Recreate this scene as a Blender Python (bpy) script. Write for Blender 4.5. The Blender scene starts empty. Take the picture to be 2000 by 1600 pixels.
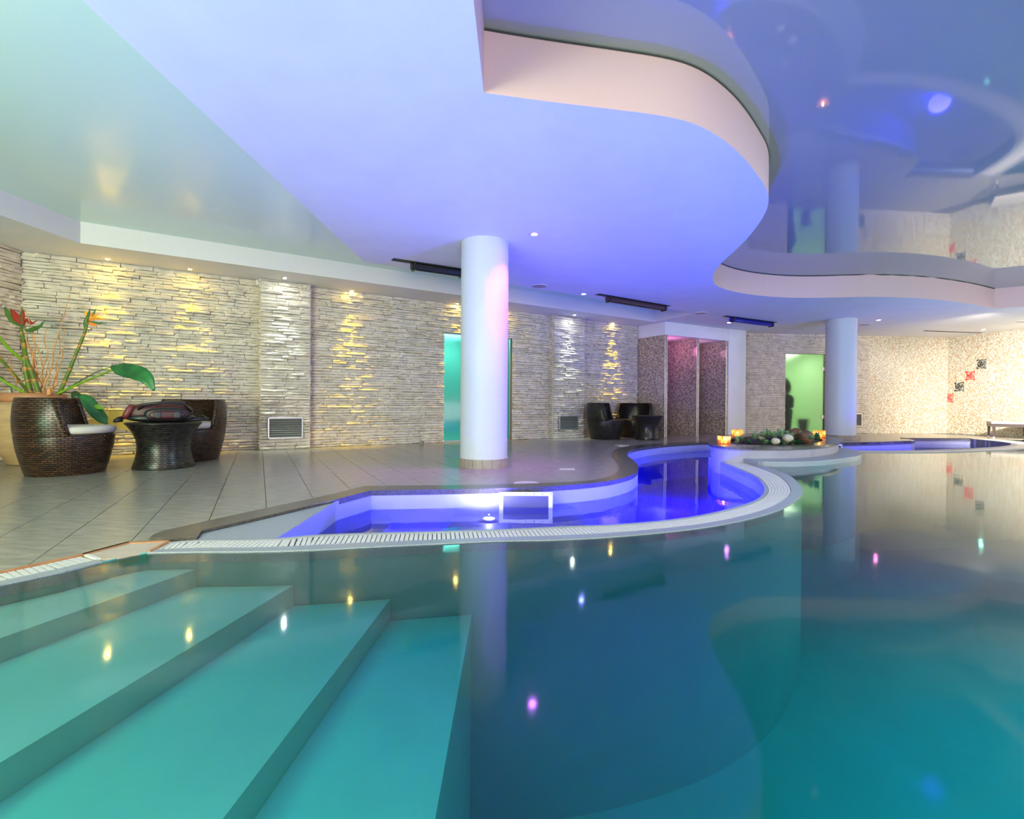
import bpy, bmesh, math, random
from mathutils import Vector, Matrix
from mathutils.geometry import tessellate_polygon
random.seed(7)
SC = bpy.context.scene
COL = SC.collection
# ------------------------------------------------------------------ camera
EYE = 0.72
F = 954.67; HY = 794.97; PIT = -0.00724; ROL = -0.006676
cp, sp, cr, sr = math.cos(PIT), math.sin(PIT), math.cos(ROL), math.sin(ROL)
M3 = Matrix(((1, 0, 0), (0, cp, -sp), (0, sp, cp))) @ Matrix(((cr, 0, sr), (0, 1, 0), (-sr, 0, cr)))
H = EYE + 2.534 * EYE            # lower ceiling height
cam = bpy.data.cameras.new('camera'); camo = bpy.data.objects.new('camera', cam); COL.objects.link(camo)
cam.sensor_width = 36; cam.lens = 36 * F / 2000; cam.shift_y = -(800 - HY) / 2000; cam.clip_start = .02
cx, cy, cz = M3.col[0], M3.col[1], M3.col[2]
mw = Matrix((cx, cz, -cy)).transposed().to_4x4(); mw.translation = (0, 0, EYE)
camo.matrix_world = mw
SC.camera = camo

def ray(px, py):
    return M3 @ Vector(((px - 1000) / F, 1, (HY - py) / F))
def at(px, py, z=0.0):
    d = ray(px, py); t = (z - EYE) / d.z; return Vector((d.x * t, d.y * t))
def dep(px, py, y):              # the point of a sight line at a depth of y metres
    d = ray(px, py); t = y / d.y; return Vector((d.x * t, y, EYE + d.z * t))
def stand(px, py, r):            # centre of a round thing of base radius r whose front foot is seen there
    p = at(px, py); return p + p.normalized() * r

# ------------------------------------------------------------------ light and exposure
SC.view_settings.view_transform = 'Standard'; SC.view_settings.look = 'None'
SC.view_settings.exposure = 1.08; SC.view_settings.gamma = 1.0; SC.view_settings.use_curve_mapping = False
SC.cycles.max_bounces = 7; SC.cycles.diffuse_bounces = 3; SC.cycles.glossy_bounces = 4
SC.cycles.transparent_max_bounces = 12; SC.cycles.transmission_bounces = 4; SC.cycles.volume_bounces = 0
SC.cycles.sample_clamp_indirect = 4.0; SC.cycles.caustics_reflective = False; SC.cycles.caustics_refractive = False
w = bpy.data.worlds.new('world'); SC.world = w; w.use_nodes = True
w.node_tree.nodes['Background'].inputs[0].default_value = (.6, .65, .8, 1)
w.node_tree.nodes['Background'].inputs[1].default_value = 0.10

def lamp(kind, loc, power, col, size=.1, aim=None, angle=60, blend=.8, sizey=None, name='lamp'):
    L = bpy.data.lights.new(name, kind); o = bpy.data.objects.new(name, L); COL.objects.link(o)
    o.location = loc; L.energy = power; L.color = col
    if kind == 'AREA':
        L.size = size
        if sizey: L.shape = 'RECTANGLE'; L.size_y = sizey
    else: L.shadow_soft_size = size
    if kind == 'SPOT': L.spot_size = math.radians(angle); L.spot_blend = blend
    if aim is not None:
        o.rotation_euler = (Vector(aim) - Vector(loc)).to_track_quat('-Z', 'Y').to_euler()
    return o
GREEN = (.50, 1.0, .74); BLUE = (.06, .05, 1.0); PINK = (1.0, .62, .60); CYAN = (.25, .95, .95)
UPV = lambda x, y, z=2: (x, y, z)
# unseen up-lights added around the large pool to brighten the ceilings
lamp('AREA', (1.2, -2.4, .06), 74, (.95, .76, .96), 3.6, (1.4, -1.4, 2.5), sizey=1.8)
lamp('AREA', (-4.4, -.8, .08), 175, (.46, 1.0, .60), 2.4, (-3.9, .4, 2.5), sizey=2.6)
lamp('AREA', (8.2, 2.2, .06), 58, (.92, .72, .92), 3.0, (7.2, 3.4, 2.5), sizey=2.6)
# added area fills behind the camera, unseen, that brighten the walls
lamp('AREA', (-3.2, -3.2, 1.2), 165, (1.0, .90, .66), 2.4, (-3.4, 6, 1.2), sizey=1.8)
lamp('AREA', (3.5, -3.2, 1.2), 45, (1.0, .74, .70), 3.0, (3.0, 6, 1.2), sizey=1.8)
lamp('AREA', (-2.9, -.9, 2.3), 20, (.80, 1.0, .80), 1.4, (-1.9, 1.0, 0), sizey=1.4)           # unseen mint fill added to brighten the steps
lamp('AREA', (5.2, 1.6, 2.45), 150, (.72, .92, 1.0), 3.0, (5.0, 2.2, 0), sizey=2.2)             # unseen down-facing fill added to brighten the large pool floor
lamp('AREA', (1.2, -.9, 2.45), 26, (.75, 1.0, .95), 2.0, (1.3, .2, 0), sizey=1.4)  # second added fill, over the near water, also unseen
lamp('POINT', (9.0, 5.2, -.7), 60, (.4, .9, .85), .12)                                            # added fill below the water line, out of view, brightening the far side
lamp('POINT', (.25, 3.3, -.16), 30, BLUE, .04)
lamp('POINT', (-.62, 3.55, -.45), 38, BLUE, .05)                                                  # small pool, blue
lamp('POINT', (1.2, 3.9, -.5), 130, BLUE, .06)
lamp('POINT', (1.9, 6.2, -.5), 120, BLUE, .06)
lamp('POINT', (2.22, 5.2, -.40), 4, (.15, .15, 1), .03)
lamp('POINT', (7.8, 9.0, -.45), 34, BLUE, .16)
lamp('SPOT', (10.1, 7.6, 2.3), 1300, (1.0, .93, .80), .15, (12.0, 9.9, .7), 95, 1)                # spotlights on the mosaic wall
lamp('SPOT', (9.2, 9.3, 2.35), 80, (1.0, .90, .66), .12, (10.6, 12.9, .5), 110, 1)
lamp('POINT', (9.6, 6.4, 1.7), 55, (.85, .75, 1.0), .15)  # added off-view fill that lifts the far ceiling

# ------------------------------------------------------------------ helpers
def tag(o, label=None, cat=None, group=None, kind=None):
    if label: o['label'] = label
    if cat: o['category'] = cat
    if group: o['group'] = group
    if kind: o['kind'] = kind
    return o
def mesh(name, vs, fs, mat=None, parent=None, smooth=False, mats=None, mi=None):
    me = bpy.data.meshes.new(name); me.from_pydata([tuple(v) for v in vs], [], fs); me.update()
    for m in (mats or ([mat] if mat else [])): me.materials.append(m)
    if mi: me.polygons.foreach_set('material_index', mi)
    if smooth: me.polygons.foreach_set('use_smooth', [True] * len(me.polygons))
    o = bpy.data.objects.new(name, me); COL.objects.link(o)
    if parent: o.parent = parent
    return o
def empty(name, loc=(0, 0, 0), rz=0, parent=None):
    o = bpy.data.objects.new(name, None); COL.objects.link(o); o.location = loc; o.rotation_euler.z = rz
    o.empty_display_size = .1
    if parent: o.parent = parent
    return o
class MB:
    def __init__(s): s.v = []; s.f = []
    def add(s, vs, fs):
        n = len(s.v); s.v += [tuple(v) for v in vs]; s.f += [tuple(i + n for i in f) for f in fs]; return s
    def box(s, x0, x1, y0, y1, z0, z1, T=None):
        v = [Vector((x, y, z)) for x in (x0, x1) for y in (y0, y1) for z in (z0, z1)]
        if T: v = [T @ p for p in v]
        return s.add(v, [(0, 1, 3, 2), (4, 6, 7, 5), (0, 4, 5, 1), (2, 3, 7, 6), (0, 2, 6, 4), (1, 5, 7, 3)])
    def lathe(s, prof, n=32, T=None, cap0=True, cap1=True, ex=1.0, ey=1.0):
        v = []; f = []
        for r, z in prof:
            for k in range(n):
                a = 2 * math.pi * k / n; v.append(Vector((r * math.cos(a) * ex, r * math.sin(a) * ey, z)))
        for i in range(len(prof) - 1):
            for k in range(n):
                k2 = (k + 1) % n; f.append((i * n + k, i * n + k2, (i + 1) * n + k2, (i + 1) * n + k))
        if cap0: f.append(tuple(reversed(range(n))))
        if cap1: f.append(tuple(range((len(prof) - 1) * n, len(prof) * n)))
        if T: v = [T @ p for p in v]
        return s.add(v, f)
    def tube(s, pts, rad, n=6):
        pts = [Vector(p) for p in pts]; rr = rad if isinstance(rad, (list, tuple)) else [rad] * len(pts)
        v = []; f = []; N = len(pts)
        for i, p in enumerate(pts):
            t = (pts[min(i + 1, N - 1)] - pts[max(i - 1, 0)]).normalized()
            a = t.orthogonal().normalized() if i == 0 else (a - t * a.dot(t)).normalized()
            b = t.cross(a)
            for k in range(n):
                q = 2 * math.pi * k / n; v.append(p + (a * math.cos(q) + b * math.sin(q)) * rr[i])
        for i in range(N - 1):
            for k in range(n):
                k2 = (k + 1) % n; f.append((i * n + k, i * n + k2, (i + 1) * n + k2, (i + 1) * n + k))
        f.append(tuple(reversed(range(n)))); f.append(tuple(range((N - 1) * n, N * n)))
        return s.add(v, f)
    def build(s, name, mat, parent=None, smooth=False): return mesh(name, s.v, s.f, mat, parent, smooth)
def tess(loops):                  # loops of 2-D points -> triangle indices into the concatenated list
    return [tuple(t) for t in tessellate_polygon([[Vector((p[0], p[1], 0)) for p in l] for l in loops])]
def up(tris, pts, want=1):
    out = []
    for a, b, c in tris:
        A, B, C_ = pts[a], pts[b], pts[c]
        ar = (B[0] - A[0]) * (C_[1] - A[1]) - (B[1] - A[1]) * (C_[0] - A[0])
        out.append((a, b, c) if ar * want > 0 else (a, c, b))
    return out
def slab(loops, z0, z1, top=True, bottom=True, sides=True):
    pts = [Vector((p[0], p[1])) for l in loops for p in l]; n = len(pts); m = MB()
    vs = [(p.x, p.y, z0) for p in pts] + [(p.x, p.y, z1) for p in pts]; fs = []
    t = tess(loops)
    if bottom: fs += up(t, pts, -1)
    if top: fs += [tuple(i + n for i in f) for f in up(t, pts, 1)]
    if sides:
        k = 0
        for l in loops:
            for i in range(len(l)):
                a, b = k + i, k + (i + 1) % len(l); fs.append((a, b, b + n, a + n))
            k += len(l)
    return m.add(vs, fs)
def catmull(pts, k=8):
    P = [Vector(p[:2]) for p in pts]; P = [P[0] * 2 - P[1]] + P + [P[-1] * 2 - P[-2]]; out = []
    for i in range(1, len(P) - 2):
        p0, p1, p2, p3 = P[i - 1:i + 3]
        t0 = 0; t1 = t0 + (p1 - p0).length ** .5; t2 = t1 + (p2 - p1).length ** .5; t3 = t2 + (p3 - p2).length ** .5
        for j in range(k):
            t = t1 + (t2 - t1) * j / k
            A1 = p0 * ((t1 - t) / (t1 - t0)) + p1 * ((t - t0) / (t1 - t0)); A2 = p1 * ((t2 - t) / (t2 - t1)) + p2 * ((t - t1) / (t2 - t1))
            A3 = p2 * ((t3 - t) / (t3 - t2)) + p3 * ((t - t2) / (t3 - t2))
            B1 = A1 * ((t2 - t) / (t2 - t0)) + A2 * ((t - t0) / (t2 - t0)); B2 = A2 * ((t3 - t) / (t3 - t1)) + A3 * ((t - t1) / (t3 - t1))
            out.append(B1 * ((t2 - t) / (t2 - t1)) + B2 * ((t - t1) / (t2 - t1)))
    out.append(P[-2]); return out
def resample(pts, n=None, step=None):
    L = [0]
    for a, b in zip(pts, pts[1:]): L.append(L[-1] + (b - a).length)
    if n is None: n = max(2, int(L[-1] / step) + 1)
    out = []; j = 0
    for i in range(n):
        s = L[-1] * i / (n - 1)
        while j < len(L) - 2 and L[j + 1] < s: j += 1
        out.append(pts[j].lerp(pts[j + 1], (s - L[j]) / max(1e-9, L[j + 1] - L[j])))
    return out
def nearest(p, poly):
    best = None
    for a, b in zip(poly, poly[1:]):
        d = b - a; t = max(0, min(1, (p - a).dot(d) / max(1e-12, d.length_squared))); q = a + d * t
        if best is None or (q - p).length < best[0]: best = ((q - p).length, q)
    return best[1]

def grown_poly(poly, d):
    n = len(poly); ar = sum(poly[i - 1].x * poly[i].y - poly[i].x * poly[i - 1].y for i in range(n)); sgn = 1 if ar > 0 else -1; out = []
    for i in range(n):
        t_ = (poly[(i + 1) % n] - poly[i - 1]).normalized(); out.append(poly[i] + Vector((t_.y, -t_.x)) * d * sgn)
    return out
# ------------------------------------------------------------------ materials
def newmat(name):
    m = bpy.data.materials.new(name); m.use_nodes = True; nt = m.node_tree
    return m, nt, nt.nodes, nt.links, nt.nodes['Principled BSDF']
def pbr(name, col, rough=.5, metal=0, spec=.5, noise=0, nscale=20, bump=0, bscale=60, col2=None, stretch=None, coat=0):
    m, nt, N, L, P = newmat(name)
    P.inputs['Base Color'].default_value = (*col, 1); P.inputs['Roughness'].default_value = rough
    P.inputs['Metallic'].default_value = metal; P.inputs['Specular IOR Level'].default_value = spec
    P.inputs['Coat Weight'].default_value = coat; P.inputs['Coat Roughness'].default_value = .04
    if noise or bump:
        tc = N.new('ShaderNodeTexCoord'); mp = N.new('ShaderNodeMapping'); L.new(tc.outputs['Object'], mp.inputs[0])
        if stretch: mp.inputs['Scale'].default_value = stretch
    if noise:
        n = N.new('ShaderNodeTexNoise'); n.inputs['Scale'].default_value = nscale; n.inputs['Detail'].default_value = 5
        L.new(mp.outputs[0], n.inputs['Vector'])
        r = N.new('ShaderNodeValToRGB'); c2 = col2 or tuple(c * (1 - noise) for c in col)
        r.color_ramp.elements[0].position = .35; r.color_ramp.elements[1].position = .65
        r.color_ramp.elements[0].color = (*c2, 1); r.color_ramp.elements[1].color = (*col, 1)
        L.new(n.outputs[0], r.inputs[0]); L.new(r.outputs[0], P.inputs['Base Color'])
    if bump:
        n = N.new('ShaderNodeTexNoise'); n.inputs['Scale'].default_value = bscale; n.inputs['Detail'].default_value = 4
        L.new(mp.outputs[0], n.inputs['Vector']); b = N.new('ShaderNodeBump'); b.inputs['Strength'].default_value = bump
        b.inputs['Distance'].default_value = .01; L.new(n.outputs[0], b.inputs['Height']); L.new(b.outputs[0], P.inputs['Normal'])
    return m
def emit(name, col, strength):
    m, nt, N, L, P = newmat(name); P.inputs['Base Color'].default_value = (*col, 1)
    P.inputs['Emission Color'].default_value = (*col, 1); P.inputs['Emission Strength'].default_value = strength; return m
def mathn(N, L, op, a, b=None):
    n = N.new('ShaderNodeMath'); n.operation = op
    for i, q in enumerate((a, b)):
        if q is None: continue
        if isinstance(q, (int, float)): n.inputs[i].default_value = q
        else: L.new(q, n.inputs[i])
    return n.outputs[0]
def mosaic(name, cols, size=.025, rough=.18, grout=(.45, .42, .38)):
    m, nt, N, L, P = newmat(name)
    tc = N.new('ShaderNodeTexCoord'); s = N.new('ShaderNodeSeparateXYZ'); L.new(tc.outputs['Object'], s.inputs[0])
    u = mathn(N, L, 'DIVIDE', mathn(N, L, 'ADD', s.outputs[0], s.outputs[1]), size); v = mathn(N, L, 'DIVIDE', s.outputs[2], size)
    c = N.new('ShaderNodeCombineXYZ'); L.new(mathn(N, L, 'FLOOR', u), c.inputs[0]); L.new(mathn(N, L, 'FLOOR', v), c.inputs[1])
    wn = N.new('ShaderNodeTexWhiteNoise'); wn.noise_dimensions = '3D'; L.new(c.outputs[0], wn.inputs['Vector'])
    r = N.new('ShaderNodeValToRGB'); r.color_ramp.interpolation = 'CONSTANT'
    r.color_ramp.elements[0].color = (*cols[0], 1); r.color_ramp.elements[0].position = 0
    r.color_ramp.elements[1].color = (*cols[-1], 1); r.color_ramp.elements[1].position = 1 - 1 / len(cols)
    for i, q in enumerate(cols[1:-1]):
        e = r.color_ramp.elements.new((i + 1) / len(cols)); e.color = (*q, 1)
    L.new(wn.outputs['Value'], r.inputs[0])
    g = mathn(N, L, 'MAXIMUM', mathn(N, L, 'GREATER_THAN', mathn(N, L, 'FRACT', u), .88), mathn(N, L, 'GREATER_THAN', mathn(N, L, 'FRACT', v), .88))
    mx = N.new('ShaderNodeMixRGB'); L.new(g, mx.inputs[0]); L.new(r.outputs[0], mx.inputs[1]); mx.inputs[2].default_value = (*grout, 1)
    L.new(mx.outputs[0], P.inputs['Base Color']); P.inputs['Roughness'].default_value = rough
    return m
def wicker(name, a, b):
    m, nt, N, L, P = newmat(name)
    tc = N.new('ShaderNodeTexCoord'); s = N.new('ShaderNodeSeparateXYZ'); L.new(tc.outputs['Object'], s.inputs[0])
    ang = mathn(N, L, 'ARCTAN2', s.outputs[1], s.outputs[0])
    c = N.new('ShaderNodeCombineXYZ'); L.new(mathn(N, L, 'MULTIPLY', ang, .36), c.inputs[0]); L.new(s.outputs[2], c.inputs[1])
    br = N.new('ShaderNodeTexBrick'); L.new(c.outputs[0], br.inputs['Vector']); br.inputs['Scale'].default_value = 1
    br.inputs['Brick Width'].default_value = .052; br.inputs['Row Height'].default_value = .020; br.inputs['Mortar Size'].default_value = .0042
    br.inputs['Mortar Smooth'].default_value = .7; br.inputs['Color1'].default_value = (*a, 1); br.inputs['Color2'].default_value = (*b, 1)
    br.inputs['Mortar'].default_value = (.004, .003, .003, 1)
    L.new(br.outputs['Color'], P.inputs['Base Color']); P.inputs['Roughness'].default_value = .28
    bp = N.new('ShaderNodeBump'); bp.invert = True; bp.inputs['Distance'].default_value = .012; L.new(br.outputs['Fac'], bp.inputs['Height'])
    L.new(bp.outputs[0], P.inputs['Normal']); return m
def water(name, absorb, dens, rough=.05, wave=.0, wscale=2.0):
    m, nt, N, L, P = newmat(name); N.remove(P); out = N['Material Output']
    fr = N.new('ShaderNodeFresnel'); fr.inputs[0].default_value = 1.36
    tr = N.new('ShaderNodeBsdfTransparent'); gl = N.new('ShaderNodeBsdfGlossy'); gl.inputs['Roughness'].default_value = rough
    gl.inputs['Color'].default_value = (.95, .97, 1, 1)
    mx = N.new('ShaderNodeMixShader'); L.new(fr.outputs[0], mx.inputs[0]); L.new(tr.outputs[0], mx.inputs[1]); L.new(gl.outputs[0], mx.inputs[2])
    L.new(mx.outputs[0], out.inputs['Surface'])
    if wave:
        tc = N.new('ShaderNodeTexCoord'); n = N.new('ShaderNodeTexNoise'); n.inputs['Scale'].default_value = wscale; n.inputs['Detail'].default_value = 3
        L.new(tc.outputs['Object'], n.inputs['Vector']); b = N.new('ShaderNodeBump'); b.inputs['Strength'].default_value = 1; b.inputs['Distance'].default_value = wave
        L.new(n.outputs[0], b.inputs['Height']); L.new(b.outputs[0], gl.inputs['Normal']); L.new(b.outputs[0], fr.inputs['Normal'])
    va = N.new('ShaderNodeVolumeAbsorption'); va.inputs[0].default_value = (*absorb, 1); va.inputs[1].default_value = dens
    L.new(va.outputs[0], out.inputs['Volume']); return m
def thin_glass(name, col=(1, 1, 1), ior=1.5, rough=0.0):
    m, nt, N, L, P = newmat(name); N.remove(P); out = N['Material Output']
    tr = N.new('ShaderNodeBsdfTransparent'); tr.inputs[0].default_value = (*col, 1); gl = N.new('ShaderNodeBsdfGlossy'); gl.inputs['Roughness'].default_value = rough
    tl_ = N.new('ShaderNodeBsdfTranslucent'); tl_.inputs[0].default_value = (1, .62, .3, 1)
    mx = N.new('ShaderNodeMixShader'); mx.inputs[0].default_value = .08; L.new(tr.outputs[0], mx.inputs[1]); L.new(gl.outputs[0], mx.inputs[2])
    m2 = N.new('ShaderNodeMixShader'); m2.inputs[0].default_value = .22; L.new(mx.outputs[0], m2.inputs[1]); L.new(tl_.outputs[0], m2.inputs[2])
    L.new(m2.outputs[0], out.inputs['Surface']); return m
def frosted(name, col, rough):
    m, nt, N, L, P = newmat(name); N.remove(P); out = N['Material Output']
    rf = N.new('ShaderNodeBsdfRefraction'); rf.inputs['Roughness'].default_value = rough; rf.inputs['IOR'].default_value = 1.25
    rf.inputs['Color'].default_value = (*col, 1)
    gl = N.new('ShaderNodeBsdfGlossy'); gl.inputs['Roughness'].default_value = .1
    mx = N.new('ShaderNodeMixShader'); mx.inputs[0].default_value = .06; L.new(rf.outputs[0], mx.inputs[1]); L.new(gl.outputs[0], mx.inputs[2])
    L.new(mx.outputs[0], out.inputs['Surface']); return m

PLASTER = pbr('white_plaster', (.80, .79, .80), .6, noise=.04, nscale=3, bump=.05, bscale=90)
FASCIA = pbr('fascia_plaster', (.74, .70, .70), .55); FASCIA_P = pbr('fascia_pink_plaster', (.68, .47, .45), .55)
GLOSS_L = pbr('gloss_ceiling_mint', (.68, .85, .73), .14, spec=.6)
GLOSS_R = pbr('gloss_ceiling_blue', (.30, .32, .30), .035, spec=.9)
STONE = pbr('ledge_stone', (.80, .70, .58), .62, noise=.22, nscale=7, bump=.5, bscale=45)
CORE = pbr('stone_backing', (.22, .19, .16), .9)
TILE = pbr('floor_tile', (.36, .32, .26), .20, noise=.25, nscale=6, bump=.12, bscale=30, stretch=(1, 4, 1))
GROUT = pbr('floor_grout', (.20, .16, .13), .8)
COPING = pbr('dark_coping', (.10, .09, .075), .22, noise=.35, nscale=40)
TERRAZZO = pbr('grey_terrazzo', (.36, .38, .41), .35, noise=.35, nscale=220)
POOLW = pbr('pool_lining', (.76, .76, .62), .5, noise=.05, nscale=5)
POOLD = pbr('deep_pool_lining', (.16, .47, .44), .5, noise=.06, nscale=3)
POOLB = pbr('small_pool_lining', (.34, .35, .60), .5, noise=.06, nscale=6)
GRATE = pbr('white_grating', (.66, .62, .58), .4, noise=.08, nscale=5)
GUTTER = pbr('gutter_dark', (.06, .06, .07), .7)
TERRA = pbr('terracotta', (.50, .22, .09), .6, noise=.3, nscale=12)
TAN = pbr('tan_stone', (.55, .42, .32), .5, noise=.1, nscale=8)
COLUMN = pbr('column_paint', (.56, .59, .65), .5, bump=.05, bscale=60)
SKIRT = pbr('skirting_tile', (.36, .30, .25), .4, noise=.2, nscale=9)
METAL = pbr('brushed_metal', (.62, .62, .60), .35, metal=.8)
BLACK = pbr('black_metal', (.012, .012, .013), .35)
DARKSLOT = pbr('dark_slot', (.05, .045, .04), .8)
BEIGE = pbr('beige_speaker_cover', (.52, .38, .33), .7)
WICK = wicker('brown_wicker', (.10, .040, .018), (.028, .013, .008))
WICKD = wicker('black_wicker', (.034, .028, .025), (.008, .007, .007))
CUSH = pbr('cream_fabric', (.60, .54, .46), .85, bump=.1, bscale=300)
POT = pbr('sandstone_pot', (.56, .35, .18), .7, noise=.25, nscale=3, bump=.2, bscale=25, stretch=(1, 1, 4))
RIMP = pbr('terracotta_rim', (.55, .24, .11), .6, noise=.25, nscale=5)
SOIL = pbr('soil', (.05, .035, .025), .95)
WHITE = pbr('white_plastic', (.8, .8, .8), .4)
MOS_G = mosaic('mosaic_gold', [(.62, .47, .30), (.72, .66, .50), (.50, .34, .20), (.66, .68, .58), (.78, .74, .62), (.55, .40, .26)])
MOS_B = mosaic('mosaic_brown', [(.40, .30, .22), (.20, .14, .11), (.58, .48, .38), (.30, .21, .16), (.13, .09, .08), (.48, .38, .30)], .022)
WATER = water('pool_water', (.0, .94, .945), 2.4, rough=.06, wave=.003, wscale=1.2)
WATERB = water('small_pool_water', (.05, .08, 1), 1.6, rough=.03, wave=.002, wscale=3)

# ------------------------------------------------------------------ plan
A0 = Vector((-6.05, 6.03)); A1 = Vector((2.93, 11.50))
S1 = Vector((3.36, 10.78)); S2 = Vector((5.20, 11.80))
B0 = Vector((5.72, 12.36)); B1 = Vector((9.28, 12.74)); D0 = Vector((11.60, 13.02)); D1 = Vector((14.5, -.5))
YB = -3.6
coping_in_a = [at(385, 1052), at(395, 1040), at(500, 1016), at(655, 979), at(725, 961)]
coping_out_a = [at(291, 1056), at(305, 1044), at(410, 1020), at(500, 1000), at(655, 967), at(710, 952)]
coping_in_b = [at(*p) for p in ((725, 961), (960, 957), (1085, 952), (1150, 947), (1195, 941), (1235, 930), (1247, 915), (1238, 902), (1225, 890), (1237, 880), (1285, 872), (1335, 868), (1382, 866))] + [Vector((4.3, 8.9))]
coping_out_b = [at(*p) for p in ((710, 952), (960, 949), (1085, 945), (1150, 941), (1180, 936), (1204, 925), (1210, 912), (1203, 901), (1195, 890), (1204, 879), (1250, 870.5), (1310, 866), (1360, 863.5))] + [Vector((4.2, 9.15))]
CI = resample(coping_in_a[:1] + coping_in_a[1:], 24); CO = resample(coping_out_a, 24)
CIb = resample(catmull(coping_in_b), 110); COb = resample(catmull(coping_out_b), 110)
outer_pts = [at(*p) for p in ((287, 1079), (375, 1077.5), (480, 1077), (605, 1074), (730, 1067.5), (855, 1061.5), (980, 1056), (1085, 1054), (1210, 1047), (1335, 1035), (1400, 1026), (1460, 1014), (1520, 996), (1560, 972), (1568, 960), (1560, 944), (1540, 928), (1510, 916), (1470, 904), (1450, 900))]
inner_pts = [at(*p) for p in ((325, 1060), (385, 1055), (460, 1054), (539, 1052), (605, 1046), (730, 1041), (855, 1038), (980, 1034), (1085, 1029), (1210, 1024), (1335, 1012), (1400, 1000), (1464, 982), (1486, 970), (1493, 958), (1488, 944), (1472, 930), (1440, 916), (1408, 903))]
RO = resample(catmull(outer_pts), 320); RI = catmull(inner_pts)
RIn = [nearest(p, RI) for p in RO]
left_trim = [Vector((-3.05, YB)), Vector((-2.72, .6)), at(0, 1117), at(160, 1083), at(250, 1059), at(325, 1057)]
left_water = [Vector((-2.85, YB)), Vector((-2.50, .6)), at(0, 1142), at(125, 1116), at(200, 1097), at(245, 1086)]
ZP = .20
planter = [Vector(p) * 1.061 for p in ((2.63, 6.55), (2.47, 6.10), (2.44, 5.86), (2.50, 5.74), (2.66, 5.68), (3.0, 5.68), (3.38, 5.76), (3.78, 5.98), (4.15, 6.28), (4.45, 6.62), (4.72, 7.0), (4.95, 7.5), (5.05, 8.0), (4.85, 8.35), (4.4, 8.4), (3.9, 8.1), (3.4, 7.7), (2.95, 7.2))]
planter = catmull(planter + planter[:1], 4)[:-1]
bench_out = catmull([Vector(p) for p in ((2.86, 6.1), (2.98, 5.78), (3.48, 5.80), (4.12, 6.12), (4.70, 6.58), (5.08, 7.2), (5.22, 7.7), (5.25, 8.2))], 5)
p2_deck = [Vector(p) for p in ((5.2, 8.7), (5.7, 9.1), (6.29, 9.33), (7.3, 9.62), (8.18, 10.0))] + [Vector(p) for p in ((8.5, 10.3), (8.7, 10.80), (10.2, 10.85))]
p2_in = catmull([Vector(p) for p in ((10.2, 10.85), (10.05, 10.1), (9.75, 9.55), (9.04, 8.95), (7.68, 8.30), (6.57, 7.95), (5.9, 7.85), (5.25, 7.9))], 6)
p2_out = catmull([Vector(p) for p in ((10.75, 10.85), (10.5, 10.0), (10.05, 9.25), (9.2, 8.62), (8.16, 8.1), (6.9, 7.66), (6.1, 7.52), (5.2, 7.55))], 6)

# ------------------------------------------------------------------ ceiling
def hz(px, py, p): return dep(px, py, p.y).z
tl = [Vector((-5.08, YB + .3)), at(0, 420, H), at(157, 475, H), at(1280, 629, H), at(1360, 612, H), at(712, 512, H), Vector((-2.03, YB + .3))]
r_c = [at(*p, H) for p in ((945, 181), (1000, 189), (1100, 202), (1200, 214), (1290, 226), (1340, 237), (1380, 253), (1420, 279), (1450, 306), (1480, 343), (1497, 370), (1501, 395), (1495, 415), (1480, 440), (1460, 465), (1435, 490), (1411, 512), (1395, 532), (1392, 545), (1400, 558), (1440, 571), (1500, 579), (1570, 582), (1700, 580), (1800, 583), (1890, 593), (1942, 603))]
r_c = catmull(r_c, 5)
tr = [Vector((-.26, YB + .3))] + r_c + [Vector((12.6, 6.9)), Vector((13.6, YB + .3))]
room = [Vector((-6.05, YB)), A0, A1, S2 + Vector((-.3, .6)), B0, B1, D0, D1, Vector((14.9, YB))]
ceil = tag(slab([room, tl, tr], H, H + .5, top=False, sides=False).build('ceiling', PLASTER), kind='structure')
ZL, ZR = H + .25, H + .375
def fascia(loop, z1, name, a, b):
    m = MB(); n = len(loop)
    for i in range(a, b):
        p, q = loop[i % n], loop[(i + 1) % n]; m.add([(p.x, p.y, H), (q.x, q.y, H), (q.x, q.y, z1), (p.x, p.y, z1)], [(0, 1, 2, 3)])
    o = m.build(name, FASCIA_P if loop is tr else FASCIA, ceil); return o
fascia(tl, ZL, 'soffit_fascia', 0, len(tl)); fascia(tr, ZR, 'soffit_fascia', 0, len(tr))
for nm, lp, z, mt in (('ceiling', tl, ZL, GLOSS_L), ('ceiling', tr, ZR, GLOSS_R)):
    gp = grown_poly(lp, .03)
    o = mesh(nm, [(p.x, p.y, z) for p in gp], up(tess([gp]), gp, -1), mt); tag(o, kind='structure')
# thin shadow-gap bead where the stretched ceiling meets the curved fascia
bead = MB(); bead.tube([(p.x, p.y, ZR - .006) for p in r_c[::2]], .006, 5); bead.build('shadow_bead', DARKSLOT, ceil)

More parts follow.
